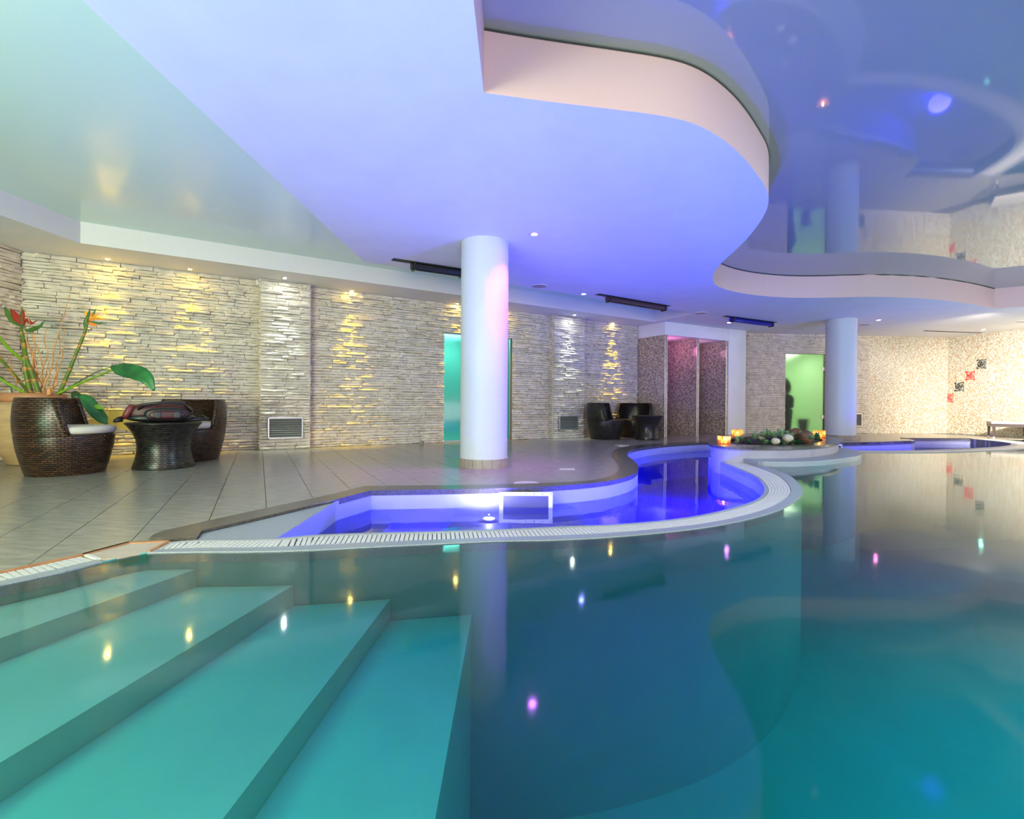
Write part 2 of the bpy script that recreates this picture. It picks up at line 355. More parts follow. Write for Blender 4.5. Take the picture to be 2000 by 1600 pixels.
# ------------------------------------------------------------------ stone walls
def stone_patch(org, d, nrm, L, z0, z1, masks=(), hmin=.032, hmax=.055, lmin=.13, lmax=.40, deep=.06):
    """stones of a wall patch: list of (verts, faces, distance)"""
    out = []; z = z0
    while z < z1 - .012:
        h = min(random.uniform(hmin, hmax), z1 - z)
        if z1 - (z + h) < .015: h = z1 - z
        iv = [(0, L)]
        for (a, b, ma, mb) in masks:
            if ma < z + h * .5 < mb:
                nv = []
                for s, e in iv:
                    if b <= s or a >= e: nv.append((s, e)); continue
                    if s < a: nv.append((s, a))
                    if b < e: nv.append((b, e))
                iv = nv
        for s, e in iv:
            u = s
            while u < e - .005:
                l = random.uniform(lmin, lmax)
                if e - (u + l) < .08: l = e - u
                g = .0025; dd = random.uniform(.012, deep) * (1 if random.random() < .8 else 1.25); nseg = 4
                hh = h * (1 if random.random() < .85 else 1.0); cols = []
                jt = random.uniform(-.004, .004); vs = []
                for i in range(nseg + 1):
                    x = u + g + (l - 2 * g) * i / nseg
                    k = dd + random.uniform(-.009, .009)
                    if i in (0, nseg): k *= .85
                    k = max(.006, k)
                    tz = z + hh - g + random.uniform(-.004, .003); bz = z + g + random.uniform(-.003, .004)
                    mz = z + hh * random.uniform(.35, .65)
                    for dz, dn in ((bz, -.02), (bz, k * random.uniform(.55, .9)), (mz, k), (tz, k * random.uniform(.7, 1.0)), (tz, -.02)):
                        vs.append((org.x + d.x * x + nrm.x * dn, org.y + d.y * x + nrm.y * dn, min(dz, z1)))
                fs = []
                for i in range(nseg):
                    for j in range(4):
                        a = i * 5 + j; fs.append((a, a + 5, a + 6, a + 1))
                fs.append((0, 1, 2, 3, 4)); b = nseg * 5; fs.append((b + 4, b + 3, b + 2, b + 1, b))
                c = org + d * (u + l / 2); D = math.hypot(c.x, c.y)
                inview = c.y > 0 and abs(c.x / c.y) < 1.06
                out.append((vs, fs, l * h / D ** 2 if inview else 0)); u += l
        z += h
    return out
def stone_wall(name, stones, corebuild, keep=300, kind='structure'):
    wob = tag(corebuild.build(name, CORE), kind=kind)
    stones.sort(key=lambda s: -s[2])
    for vs, fs, _ in stones[:keep]:
        c = Vector(vs[12]); o = mesh('stone', [Vector(v) - c for v in vs], fs, STONE, wob); o.location = c
    rest = MB()
    for vs, fs, _ in stones[keep:]: rest.add(vs, fs)
    if rest.v: tag(rest.build('ledge_stones', STONE, wob), kind='stuff')
    return wob
def wallT(org, d, nrm):           # local x along wall, y outward, z up
    return Matrix(((d.x, nrm.x, 0, org.x), (d.y, nrm.y, 0, org.y), (0, 0, 1, 0), (0, 0, 0, 1)))
dA = (A1 - A0).normalized(); nA = Vector((dA.y, -dA.x)); LA = (A1 - A0).length
def uA(px, off=0):                # distance along the stone wall where a sight line of that column meets it
    t = (px - 1000) / F; O = A0 + nA * off
    return (t * O.y - O.x) / (dA.x - t * dA.y)
P1 = (uA(508, .16), uA(605, .16)); P2 = (uA(1080, .16), uA(1140, .16)); DR = (uA(866), uA(999))
doorH = 2.02
def zA(px, py, off=0):
    u = uA(px, off); p = A0 + nA * off + dA * u; return dep(px, py, p.y).z
TA = wallT(A0, dA, nA)
v1 = (uA(523, .2) , uA(592, .2), zA(555, 857, .2), zA(555, 815, .2)); v2 = (uA(1092, .2), uA(1129, .2), zA(1110, 840, .2), zA(1110, 812, .2))
core = MB()
core.box(-.1, DR[0], -.15, 0, 0, H, TA); core.box(DR[1], LA + .1, -.15, 0, 0, H, TA); core.box(DR[0], DR[1], -.15, 0, doorH, H, TA)
for a, b in (P1, P2): core.box(a + .01, b - .01, 0, .15, 0, H, TA)
st = stone_patch(A0, dA, nA, LA, 0, H, [(DR[0], DR[1], 0, doorH), (P1[0], P1[1], 0, H), (P2[0], P2[1], 0, H), (uA(184), uA(262), .33, .60)])
for (a, b), v in ((P1, v1), (P2, v2)):
    O = A0 + nA * .15
    st += stone_patch(O + dA * a, dA, nA, b - a, 0, H, [(v[0] - a, v[1] - a, v[2], v[3])])
    st += stone_patch(A0 + dA * a + nA * .15, -nA, -dA, .15, 0, H, lmin=.14, lmax=.2, deep=.02)
    st += stone_patch(A0 + dA * b, nA, dA, .15, 0, H, lmin=.14, lmax=.2, deep=.02)
wallA = stone_wall('wall_back', st, core)
core = MB().box(-6.2, -6.05, YB, 6.1, 0, H)
st = stone_patch(Vector((-6.05, 6.0)), Vector((0, -1)), Vector((1, 0)), 1.6, 0, H)
stone_wall('wall_left', st, core, keep=0)
# stone wall with the green door
dB = (B1 - B0).normalized(); nB = Vector((dB.y, -dB.x)); LB = (B1 - B0).length; TB = wallT(B0, dB, nB)
def uB(px): t = (px - 1000) / F; return (t * B0.y - B0.x) / (dB.x - t * dB.y)
DB = (uB(1533), uB(1616)); dH2 = 2.06
v3 = (uB(1660), uB(1681), .18, .52)
core = MB().box(0, DB[0], -.15, 0, 0, H, TB).box(DB[1], LB, -.15, 0, 0, H, TB).box(DB[0], DB[1], -.15, 0, dH2, H, TB)
st = stone_patch(B0, dB, nB, LB, 0, H, [(DB[0], DB[1], 0, dH2), v3], lmin=.12, lmax=.35, deep=.03)
stone_wall('wall_far', st, core, keep=0)

# ------------------------------------------------------------------ mosaic walls
def local_wall(name, p, q, th, z0, z1, mat, kind='structure'):
    d = (q - p).normalized(); n = Vector((d.y, -d.x)); o = MB().box(0, (q - p).length, -th, 0, z0, z1).build(name, mat)
    o.matrix_world = wallT(p, d, n); tag(o, kind=kind); return o, d, n
wC, dC, nC = local_wall('wall_mosaic', B1, D0, .15, 0, H, MOS_G)
wD, dD, nD = local_wall('wall_right', D0, D1, .15, 0, H, MOS_G)
local_wall('wall_rear', Vector((14.9, YB)), Vector((-6.2, YB)), .15, -.01, H + .4, PLASTER)
local_wall('wall_side', Vector((-6.05, 4.3)), Vector((-6.05, 4.31)), .01, 0, .1, PLASTER) if False else None
local_wall('wall_right', D1, Vector((14.9, YB)), .15, 0, H, PLASTER)
# showers: mosaic block with two open niches under a white header
dS = (S2 - S1).normalized(); nS = Vector((dS.y, -dS.x)); LS = (S2 - S1).length; TS = wallT(S1, dS, nS)
hd = H - .285
o = MB().box(0, .07, -1.0, 0, 0, hd).box(LS / 2 - .035, LS / 2 + .035, -1.0, 0, 0, hd).box(LS - .07, LS, -1.0, 0, 0, hd).box(0, LS, -1.1, -1.0, 0, hd).build('shower_wall', MOS_B)
o.matrix_world = TS; tag(o, 'brown mosaic walls of the two open shower niches beyond the far chairs', 'shower'); shower = o
o = MB().box(-.01, LS + .01, -1.12, .012, hd, H - .001).build('header', PLASTER, shower); tag(o, label='white plaster header')
for u in (.0, LS / 2 - .035, LS - .07):
    o = MB().box(u - .004, u + .014, -.002, .008, 0, hd).build('edge_trim', METAL, shower)
    o2 = MB().box(u + .056, u + .074, -.002, .008, 0, hd).build('edge_trim', METAL, shower)
lamp('POINT', tuple((S1 + dS * (LS * .25) - nS * .4).to_3d() + Vector((0, 0, 2.0))), 2.4, (1, .25, .55), .1)
lamp('POINT', tuple((S1 + dS * (LS * .75) - nS * .4).to_3d() + Vector((0, 0, 2.0))), 1.3, (.9, .35, .6), .1)
# white pier between showers and the far stone wall
o = slab([[S2 + nS * .02, Vector((5.74, 12.02)), Vector((5.80, 12.45)), S2 - nS * .3]], 0, H).build('trim_pier', PLASTER); tag(o, kind='structure')

# ------------------------------------------------------------------ deck
back_line = [Vector((4.2, 9.15)), Vector((4.9, 9.0)), p2_deck[0]]
deckpoly = left_trim + CO[1:] + COb[1:-1] + [Vector((4.4, 8.9)), Vector((5.0, 8.8))] + p2_deck[1:] + [Vector((10.75, 10.85)), Vector((11.25, 10.75)), Vector((11.55, 9.5)), Vector((12.4, 5)), Vector((13.5, YB)), Vector((14.9, YB)), D1, D0, B1, B0, S2 + Vector((-.6, 1.0)), S1 + Vector((-.6, 1.0)), A1, A0, Vector((-6.05, YB))]
floor = tag(slab([deckpoly], -.06, -.008).build('floor', GROUT), kind='structure')
tdir = Vector((-.46, .888)).normalized(); tnrm = Vector((tdir.y, -tdir.x))
def clip(poly, a, b):             # keep the left side of a->b
    out = []; d = b - a
    def s(p): return d.x * (p.y - a.y) - d.y * (p.x - a.x)
    for i in range(len(poly)):
        p, q = poly[i - 1], poly[i]; sp_, sq = s(p), s(q)
        if sp_ >= 0: out.append(p)
        if (sp_ >= 0) != (sq >= 0): out.append(p.lerp(q, sp_ / (sp_ - sq)))
    return out
tiles = []; g = .0022; TW, TL = .3135, .627
for i in range(-22, 50):
    a0 = .048 + i * TW
    for j in range(-10, 30):
        b0 = (j + (.5 if i % 2 else 0)) * TL - .1
        c = tnrm * (a0 + TW / 2) + tdir * (b0 + TL / 2)
        if c.x < -6.6 or c.x > 13 or c.y > 13.5 or c.y < YB or (c.y < 1.2 and True): continue
        q = [tnrm * a + tdir * b for a, b in ((a0 + g, b0 + g), (a0 + TW - g, b0 + g), (a0 + TW - g, b0 + TL - g), (a0 + g, b0 + TL - g))]
        if (q[1] - q[0]).cross(q[2] - q[1]) < 0: q.reverse()
        P_ = list(deckpoly)
        for k in range(4):
            P_ = clip(P_, q[k], q[(k + 1) % 4])
            if len(P_) < 3: break
        if len(P_) < 3: continue
        R = []
        for p in P_:
            if not R or (p - R[-1]).length > 1e-4: R.append(p)
        if len(R) > 1 and (R[0] - R[-1]).length < 1e-4: R.pop()
        if len(R) < 3: continue
        ar = abs(sum(R[k - 1].x * R[k].y - R[k].x * R[k - 1].y for k in range(len(R)))) / 2
        if ar < .0006: continue
        vis = c.y > 1 and abs(c.x / c.y) < 1.1
        tiles.append((ar / max(1, c.length) ** 3 if vis else 0, R, c))
tiles.sort(key=lambda t: -t[0]); rest = MB()
for k, (s_, R, c) in enumerate(tiles):
    sm = slab([R], -.010, random.uniform(-.0004, .0004), bottom=False)
    if k < 300:
        o = mesh('floor_tile', [Vector(v) - Vector((c.x, c.y, 0)) for v in sm.v], sm.f, TILE, floor); o.location = (c.x, c.y, 0)
    else: rest.add(sm.v, sm.f)
tag(rest.build('floor_tiles', TILE, floor), kind='stuff')
# near deck behind the camera's edge stays plain
# skirting-level trim of terracotta along the overflow channel
t = MB(); 
def strip(m, P_, Q_, z0, z1):
    n = len(P_); vs = []
    for p, q in zip(P_, Q_): vs += [(p.x, p.y, z0), (p.x, p.y, z1), (q.x, q.y, z1), (q.x, q.y, z0)]
    fs = []
    for i in range(n - 1):
        a, b = i * 4, i * 4 + 4
        for j in range(4): j2 = (j + 1) % 4; fs.append((a + j, b + j, b + j2, a + j2))
    fs += [(0, 1, 2, 3), (n * 4 - 1, n * 4 - 2, n * 4 - 3, n * 4 - 4)]
    return m.add(vs, fs)
def offs(P_, d):
    out = []
    for i, p in enumerate(P_):
        t_ = (P_[min(i + 1, len(P_) - 1)] - P_[max(i - 1, 0)]).normalized(); out.append(p + Vector((t_.y, -t_.x)) * d)
    return out
tt = resample(left_trim[1:5], 40)
o = strip(MB(), tt, offs(tt, .018), -.05, .004).build('edge_trim', TERRA); tag(o, 'narrow terracotta strip between the floor tiles and the white grating', 'trim')
tp = [at(160, 1084), at(250, 1060), at(327, 1059), at(287, 1078), at(232, 1089), at(200, 1092)]
o = slab([tp], -.04, -.001).build('threshold_stone', TAN); tag(o, 'tan stone threshold piece interrupting the white grating at the deck corner', 'stone')
strip(MB(), [at(327, 1058), at(287, 1078)], [at(334, 1058.5), at(294, 1078)], -.03, .004).build('strip', TERRA, o)
strip(MB(), [at(249, 1059.5), at(330, 1056)], [at(250, 1062), at(331, 1058.5)], -.03, .004).build('strip', TERRA, o)
strip(MB(), [at(160, 1082.5), at(249, 1059.5)], [at(163, 1085), at(252, 1062)], -.03, .004).build('strip', TERRA, o)

# ------------------------------------------------------------------ pool basins
MZ = -1.50
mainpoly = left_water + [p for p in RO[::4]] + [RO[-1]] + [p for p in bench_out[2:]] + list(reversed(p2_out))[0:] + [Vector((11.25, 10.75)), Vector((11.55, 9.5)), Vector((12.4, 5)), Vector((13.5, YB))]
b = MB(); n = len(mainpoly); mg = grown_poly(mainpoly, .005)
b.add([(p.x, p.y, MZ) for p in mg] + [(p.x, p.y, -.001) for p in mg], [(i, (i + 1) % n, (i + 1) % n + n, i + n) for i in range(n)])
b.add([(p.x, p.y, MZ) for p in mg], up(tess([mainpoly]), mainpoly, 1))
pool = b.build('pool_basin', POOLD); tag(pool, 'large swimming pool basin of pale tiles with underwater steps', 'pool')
# underwater steps, each tread one block
s_top = [(-.085, at(400, 1106, -.085), at(0, 1247, -.085)), (-.17, at(592, 1132, -.17), at(0, 1490, -.17)), (-.27, at(765, 1167, -.27), at(435, 1600, -.27)), (-.38, at(922, 1196, -.38), at(850, 1600, -.38))]
for k, (z, far, near) in enumerate(s_top):
    d = (near - far).normalized(); near2 = far + d * 5.5; far2 = far - d * .35
    poly = [far2, near2, Vector((-4.2, near2.y)), Vector((-4.2, far2.y + .6))]
    # clip to basin so the blocks do not come out on the deck
    P_ = list(mainpoly)
    if (poly[1] - poly[0]).cross(poly[2] - poly[1]) < 0: poly.reverse()
    for q in range(4): P_ = clip(P_, poly[q], poly[(q + 1) % 4])
    R = []
    for p in P_:
        if not R or (p - R[-1]).length > 1e-4: R.append(p)
    zz = MZ if k == 3 else s_top[k + 1][0] - .02
    slab([R], zz, z, bottom=False).build('pool_step', POOLW, pool)
wtop = -.006
wb = MB(); grown = grown_poly(mainpoly, .012); n = len(grown)
t_ = tess([grown])
wb.add([(p.x, p.y, MZ - .05) for p in grown] + [(p.x, p.y, wtop) for p in grown], [(i, (i + 1) % n, (i + 1) % n + n, i + n) for i in range(n)] + up(t_, grown, -1) + [tuple(i + n for i in f) for f in up(t_, grown, 1)])
# side walls of the water just inside the basin lining, hidden behind it
wo = wb.build('pool_water', WATER); tag(wo, 'calm teal water filling the large pool up to its overflow rim', 'water', kind='stuff')

# overflow rim between the two pools
def lerp_line(P_, Q_, f): return [p.lerp(q, f) for p, q in zip(P_, Q_)]
rim = MB()
strip(rim, RO, lerp_line(RO, RIn, .30), -.05, 0)
rimo = rim.build('overflow_rim', TERRAZZO); tag(rimo, 'curved grey terrazzo overflow rim with white grating dividing the large pool from the small one', 'pool edge')
strip(MB(), lerp_line(RO, RIn, .90), RIn, -.05, .002).build('inner_lip', TERRAZZO, rimo)
strip(MB(), lerp_line(RO, RIn, .29), lerp_line(RO, RIn, .91), -.30, -.022).build('gutter', GUTTER, rimo)
def grate_slat(parent, a, b, w_, n=7, store=None):
    d = (b - a); L_ = d.length; d.normalize(); e = Vector((-d.y, d.x)); m = MB(); c = (a + b) / 2
    for i in range(n):
        u0 = -L_ / 2 + L_ * i / n + .0022; u1 = -L_ / 2 + L_ * (i + 1) / n - .0022
        v = [Vector((*(d * u + e * s), z)) for u in (u0, u1) for s in (-w_ / 2, w_ / 2) for z in (-.012, -.002)]
        m.add(v, [(0, 1, 3, 2), (4, 6, 7, 5), (0, 4, 5, 1), (2, 3, 7, 6), (1, 5, 7, 3)])
    m.box(-L_ / 2, L_ / 2, -w_ / 2, w_ / 2, -.02, -.0075, Matrix(((d.x, e.x, 0, 0), (d.y, e.y, 0, 0), (0, 0, 1, 0), (0, 0, 0, 1))))
    if store is not None: store.add([Vector(v) + Vector((c.x, c.y, 0)) for v in m.v], m.f); return
    o = m.build('slat', GRATE, parent); o.location = (c.x, c.y, 0)
mid = resample(lerp_line(RO, RIn, .6), step=.0245)
rA = lerp_line(RO, RIn, .31); rB = lerp_line(RO, RIn, .89)
tot = len(mid)
for i, p in enumerate(mid[:300]):
    q0, q1 = mid[max(0, i - 1)], mid[min(tot - 1, i + 1)]; tdr = (q1 - q0).normalized()
    a, bb = nearest(p, rA), nearest(p, rB); grate_slat(rimo, a, bb, min(.0195, (q1 - q0).length / 2 - .005))
# left grating
lt2 = [p + (q - p) * .12 for p, q in zip(resample(left_trim[1:4], 60), resample(left_water[1:5], 60))]
lw2 = [p + (q - p) * .70 for p, q in zip(resample(left_trim[1:4], 60), resample(left_water[1:5], 60))]
lw3 = resample(left_water[1:5], 60)
ogr = strip(MB(), lw3, [p + (q - p) * .72 for p, q in zip(resample(left_trim[1:4], 60), lw3)], -.05, 0).build('channel_edge', TERRAZZO); tag(ogr, 'grey overflow lip and white grating beside the tiled deck, ahead of the threshold stone', 'pool edge')
strip(MB(), lt2, lw2, -.3, -.022).build('gutter', GUTTER, ogr)
mm = resample(lerp_line(lt2, lw2, .5), step=.0245)
for i in range(len(mm) - 1): 
    if mm[i].y < 1.0: continue
    grate_slat(ogr, nearest(mm[i], lt2), nearest(mm[i], lw2), .0205, 6)
e0 = lt2[-1]; e1 = lw2[-1]
strip(MB(), [e0, e1], [e0 + Vector((.012, .012)), e1 + Vector((.012, .012))], -.02, .003).build('end_strip', GRATE, ogr)

# terrazzo ledge at the small pool's end and the dark coping
ledge = [at(385, 1054), at(395, 1041), at(500, 1017), at(655, 980), at(539, 1052)]
o = slab([ledge], -.5, -.004).build('terrazzo_ledge', TERRAZZO); tag(o, 'pale grey terrazzo corner ledge at the pointed end of the small blue pool', 'ledge')
copo = empty('dark_coping', (0, 0, 0)); tag(copo, 'dark polished stone coping snaking along the deck edge of the small blue pool', 'coping')
CIa = CI[:-1] + [CIb[0]]; COa = CO[:-1] + [COb[0]]
strip(MB(), CIa, COa, -.03, .012).build('slab', COPING, copo)
for k in range(0, 109, 22):
    e = min(109, k + 22); strip(MB(), CIb[k:e + 1], COb[k:e + 1], -.03, .012).build('slab', COPING, copo)
# small pool basin
idx = next(i for i, p in enumerate(CIa) if p.y > at(655, 979).y - .03)
rim_in = [p for p in reversed(RI) if (p.x > at(539, 1052).x - .01 or p.y > 3)]
p1poly = [at(539, 1052), at(655, 980)] + CIa[idx + 1:] + CIb[1:] + [Vector((4.1, 8.2)), planter[1] * 1.0, RI[-1]] + rim_in[1:]
R = []
for p in p1poly:
    if not R or (p - R[-1]).length > .004: R.append(p)
p1poly = R; n = len(p1poly); PZ = -.62
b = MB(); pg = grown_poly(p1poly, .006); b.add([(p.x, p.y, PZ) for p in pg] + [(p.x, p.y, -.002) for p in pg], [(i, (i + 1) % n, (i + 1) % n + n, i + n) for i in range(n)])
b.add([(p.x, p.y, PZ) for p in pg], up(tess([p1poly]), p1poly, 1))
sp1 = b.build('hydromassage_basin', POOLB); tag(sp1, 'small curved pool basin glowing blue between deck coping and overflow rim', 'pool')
def cliptoquad(poly, quad):
    if (quad[1] - quad[0]).cross(quad[2] - quad[1]) < 0: quad = quad[::-1]
    P_ = list(poly)
    for q in range(len(quad)): P_ = clip(P_, quad[q], quad[(q + 1) % len(quad)])
    R = []
    for p in P_:
        if not R or (p - R[-1]).length > 1e-4: R.append(p)
    return R
qa = [at(500, 900, -.3), at(780, 1001, -.3), at(738, 1048, -.3), Vector((-2, 2.2))]
slab([cliptoquad(p1poly, [Vector((-2.4, 4.6)), at(785, 1005, -.24), at(735, 1052, -.24), Vector((-2, 2.0))])], PZ, -.24, bottom=False).build('seat_step', POOLB, sp1)
slab([cliptoquad(p1poly, [at(885, 1008, -.20), Vector((.55, 5)), Vector((.62, 2.6)), at(860, 1050, -.20)])], PZ, -.20, bottom=False).build('seat_step', POOLB, sp1)
WB = -.145
def watervol(poly, z0, z1, name, mat, label):
    poly = grown_poly(poly, .012); t_ = tess([poly]); n = len(poly); m = MB()
    m.add([(p.x, p.y, z0) for p in poly] + [(p.x, p.y, z1) for p in poly], [(i, (i + 1) % n, (i + 1) % n + n, i + n) for i in range(n)] + up(t_, poly, -1) + [tuple(i + n for i in f) for f in up(t_, poly, 1)])
    o = m.build(name, mat); tag(o, label, 'water', kind='stuff'); return o
watervol(p1poly, PZ - .03, WB, 'pool_water', WATERB, 'glowing blue water lying low in the small curved pool')
# blue underwater spotlight on the seat
LUM_B = emit('underwater_lamp_glow', (.75, .8, 1), 300)
ul = empty('underwater_lamp', (*at(955, 1015, -.19), -.20)); tag(ul, 'bright white round lamp shining under the blue water of the small pool', 'lamp')
MB().lathe([(.055, 0), (.055, .018), (.042, .02)], 24, cap1=False).build('ring', METAL, ul); MB().lathe([(.04, .004), (.04, .019)], 20).build('lens', LUM_B, ul)
ulp = at(955, 1015, -.19); lamp('POINT', (ulp.x, ulp.y, -.155), 2.5, (.3, .3, 1), .02)
# skimmer
sk = empty('skimmer', (*dep(1027, 988, at(1027, 957).y - .0).xy, -.135)); tag(sk, 'rectangular screwed skimmer frame set in the blue wall below the coping', 'skimmer')
w_, h_ = .222, .118
fr = MB(); fr.box(-w_, w_, -.012, .0, h_ - .03, h_).box(-w_, w_, -.012, 0, -h_, -h_ + .03).box(-w_, -w_ + .034, -.012, 0, -h_ + .03, h_ - .03).box(w_ - .034, w_, -.012, 0, -h_ + .03, h_ - .03)
fr.build('frame', WHITE, sk); MB().box(-w_ + .03, w_ - .03, -.003, .0, -h_ + .028, h_ - .028).build('mouth_shade', pbr('skimmer_mouth_shade', (.10, .10, .16), .6), sk)  # dark plate gives the shade of the opening; no recess is cut
for k in range(7):
    for s_ in (1, -1): MB().lathe([(.0045, 0), (.0045, .004)], 8, Matrix.Translation((-w_ + .016 + k * (2 * w_ - .032) / 6, -.012, s_ * (h_ - .015))) @ Matrix.Rotation(math.pi / 2, 4, 'X')).build('screw', BLACK, sk)
sk.location.y -= .004
# second small pool
rr2 = [p for p in p2_in]
p2poly = p2_deck + p2_in[1:]
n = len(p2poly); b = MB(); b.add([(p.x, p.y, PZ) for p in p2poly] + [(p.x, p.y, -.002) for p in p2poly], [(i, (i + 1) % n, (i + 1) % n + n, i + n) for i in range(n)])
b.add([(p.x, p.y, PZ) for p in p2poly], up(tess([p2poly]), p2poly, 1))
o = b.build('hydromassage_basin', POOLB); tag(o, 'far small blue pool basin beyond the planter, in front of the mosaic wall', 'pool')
watervol(p2poly, PZ - .03, -.13, 'pool_water', WATERB, 'blue water of the far small pool beyond the planter')
po = resample(p2_out, 120); pi_ = [nearest(p, p2_in) for p in po]
ro2 = strip(MB(), po, lerp_line(po, pi_, .2), -.3, 0).build('overflow_rim', TERRAZZO); tag(ro2, 'pale curved overflow rim around the far small pool', 'pool edge')
strip(MB(), lerp_line(po, pi_, .8), pi_, -.3, .002).build('inner_lip', TERRAZZO, ro2); strip(MB(), lerp_line(po, pi_, .19), lerp_line(po, pi_, .81), -.3, -.004).build('grating', GRATE, ro2)
cp2 = resample(p2_deck[1:5], 40); o = strip(MB(), cp2, offs(cp2, -.16), -.03, .012).build('dark_coping', COPING); tag(o, 'thin dark coping along the deck edge of the far small pool', 'coping')
cp3 = [Vector((8.7, 10.80)), Vector((10.2, 10.85))]; strip(MB(), cp3, offs(cp3, -.14), -.03, .012).build('slab', COPING, o)
c = at(1653, 875, -.06); sk2 = empty('skimmer', (6.15, 9.26, -.075), math.atan2(.33, .59) * .6); tag(sk2, 'dark skimmer frame in the purple wall right behind the planter bench', 'skimmer')
fr = MB(); fr.box(-.13, .13, -.02, 0, .03, .06).box(-.13, .13, -.02, 0, -.06, -.03).box(-.13, -.1, -.02, 0, -.03, .03).box(.1, .13, -.02, 0, -.03, .03); fr.build('frame', WHITE, sk2)
MB().box(-.1, .1, -.006, 0, -.03, .03).build('mouth_shade', BLACK, sk2)  # black plate drawn for the shaded inside of the opening

# ------------------------------------------------------------------ planter island
pw = grown_poly(planter, -.035)
pl = slab([pw], -1.0, ZP - .03, top=False, bottom=False).build('planter', pbr('planter_render', (.36, .33, .38), .5, noise=.1, nscale=6)); tag(pl, 'raised planter island with dark coping between the two small pools', 'planter')
cen = sum((Vector(p) for p in planter), Vector((0, 0))) / len(planter)
hole = catmull([p for p in [cen + (Vector(q) - cen) * .72 for q in planter[::4]]] + [cen + (Vector(planter[0]) - cen) * .72], 4)[:-1]
slab([planter, hole], ZP - .03, ZP).build('coping', COPING, pl)
slab([hole], ZP - .10, ZP - .06).build('soil', SOIL, pl)
bpoly = bench_out + [Vector((4.6, 7.9)), Vector((3.6, 6.9))]
o = slab([bpoly], -1.0, .055).build('planter_bench', TERRAZZO); tag(o, 'curved terrazzo bench step wrapping the pool side of the planter', 'bench')
for ob in (o,):
    bv = ob.modifiers.new('edge', 'BEVEL'); bv.width = .02; bv.segments = 3; bv.limit_method = 'ANGLE'

md_ = at(1530, 854, ZP + .04); MB().lathe([(.62, ZP - .065), (.5, ZP - .01), (.34, ZP + .045), (.16, ZP + .08), (.0, ZP + .09)], 28, T=Matrix.Translation((md_.x, md_.y, 0)), cap1=False).build('soil_mound', SOIL, pl, True)
# plants of the island
LEAF = pbr('succulent_leaf', (.05, .16, .06), .45, noise=.5, nscale=8, col2=(.30, .42, .22))
LEAFD = pbr('dark_leaf', (.02, .08, .03), .45)
PEB = pbr('cream_pebble', (.55, .50, .36), .6, noise=.2, nscale=20); COCO = pbr('brown_boulder', (.20, .09, .045), .7, noise=.4, nscale=14)
def rosette(R, n=14, hh=.05):
    m = MB()
    for k in range(n):
        a = k * 2.4; r = R * (.45 + .55 * k / n); u = Vector((math.cos(a), math.sin(a), 0)); v = Vector((-u.y, u.x, 0)); z = hh * (1.2 - .9 * k / n); w2 = R * .33
        m.add([u * .005 + Vector((0, 0, z * .4)), u * r * .6 + v * w2 + Vector((0, 0, z)), u * r + Vector((0, 0, z * 1.25)), u * r * .6 - v * w2 + Vector((0, 0, z))], [(0, 1, 2, 3)])
    return m
rp = rosette(.085); rp2 = rosette(.06, 10, .07)
spots = []
for px in range(1487, 1560, 9):
    spots.append((px, 866.5 - random.uniform(0, 3))); spots.append((px + 4, 858 - random.uniform(0, 5)))
spots += [(1440, 864), (1447, 862), (1462, 864), (1474, 862), (1575, 863), (1585, 860), (1596, 860), (1530, 850), (1540, 851), (1521, 853), (1552, 850)]
for i, (px, py) in enumerate(spots):
    zz = ZP + (.0 if py > 861 else .06); p = at(px, py, zz); 
    src = rp if i % 3 else rp2
    o = src.build('rosette_plant', LEAF if i % 4 else LEAFD); o.location = (p.x, p.y, zz - .05 + (.05 if i % 2 else .015)); o.rotation_euler.z = i
    s_ = random.uniform(.75, 1.15); o.scale = (s_, s_, s_ * 1.3)
    tag(o, 'small green leafy rosette plant growing in the planter bed', 'plant', 'rosette plants in the planter')
def blob(name, px, py, r, mat, zz, label, cat, group=None, sq=.85):
    bm = bmesh.new(); bmesh.ops.create_icosphere(bm, subdivisions=3, radius=r)
    for v in bm.verts: v.co *= 1 + .07 * math.sin(v.co.x * 60 + px) * math.cos(v.co.z * 50); v.co.z *= sq
    me = bpy.data.meshes.new(name); bm.to_mesh(me); bm.free(); me.materials.append(mat); me.polygons.foreach_set('use_smooth', [True] * len(me.polygons))
    o = bpy.data.objects.new(name, me); COL.objects.link(o); p = at(px, py, zz); o.location = (p.x, p.y, zz); tag(o, label, cat, group); return o
blob('cream_stone', 1515, 862, .055, PEB, ZP + .05, 'cream round stone at the front of the planter, lower of the pair', 'stone')
blob('cream_stone', 1539, 856, .065, PEB, ZP + .08, 'cream round stone beside the brown boulders, larger of the pair', 'stone')
blob('cream_stone', 1524, 848, .05, PEB, ZP + .11, 'cream stone on top of the leafy heap in the planter', 'stone')
blob('cream_stone', 1488, 854, .045, PEB, ZP + .07, 'small cream stone at the bare end of the planter greenery', 'stone')
blob('brown_boulder', 1555, 851, .11, COCO, ZP + .08, 'mossy brown boulder in the middle of the planter heap', 'stone', sq=1)
blob('brown_boulder', 1575, 855, .10, COCO, ZP + .07, 'reddish brown boulder at the end of the planter heap', 'stone', sq=1)
bush = MB()
for k in range(260):
    p = at(random.uniform(1533, 1566), 848, ZP + .06); p = p + Vector((random.uniform(-.02, .02), random.uniform(-.15, .25))); z = ZP - .02 + random.random() * .13
    a = random.random() * 6.28; u = Vector((math.cos(a), math.sin(a), random.uniform(0, .8))) * .035; v = Vector((-math.sin(a), math.cos(a), 0)) * .008; c = Vector((p.x, p.y, z))
    bush.add([c - v, c + v, c + u], [(0, 1, 2)])
tag(bush.build('leafy_shrub', pbr('fresh_leaf', (.10, .22, .04), .5)), 'fine-leaved green shrub behind the brown boulders in the planter', 'shrub')
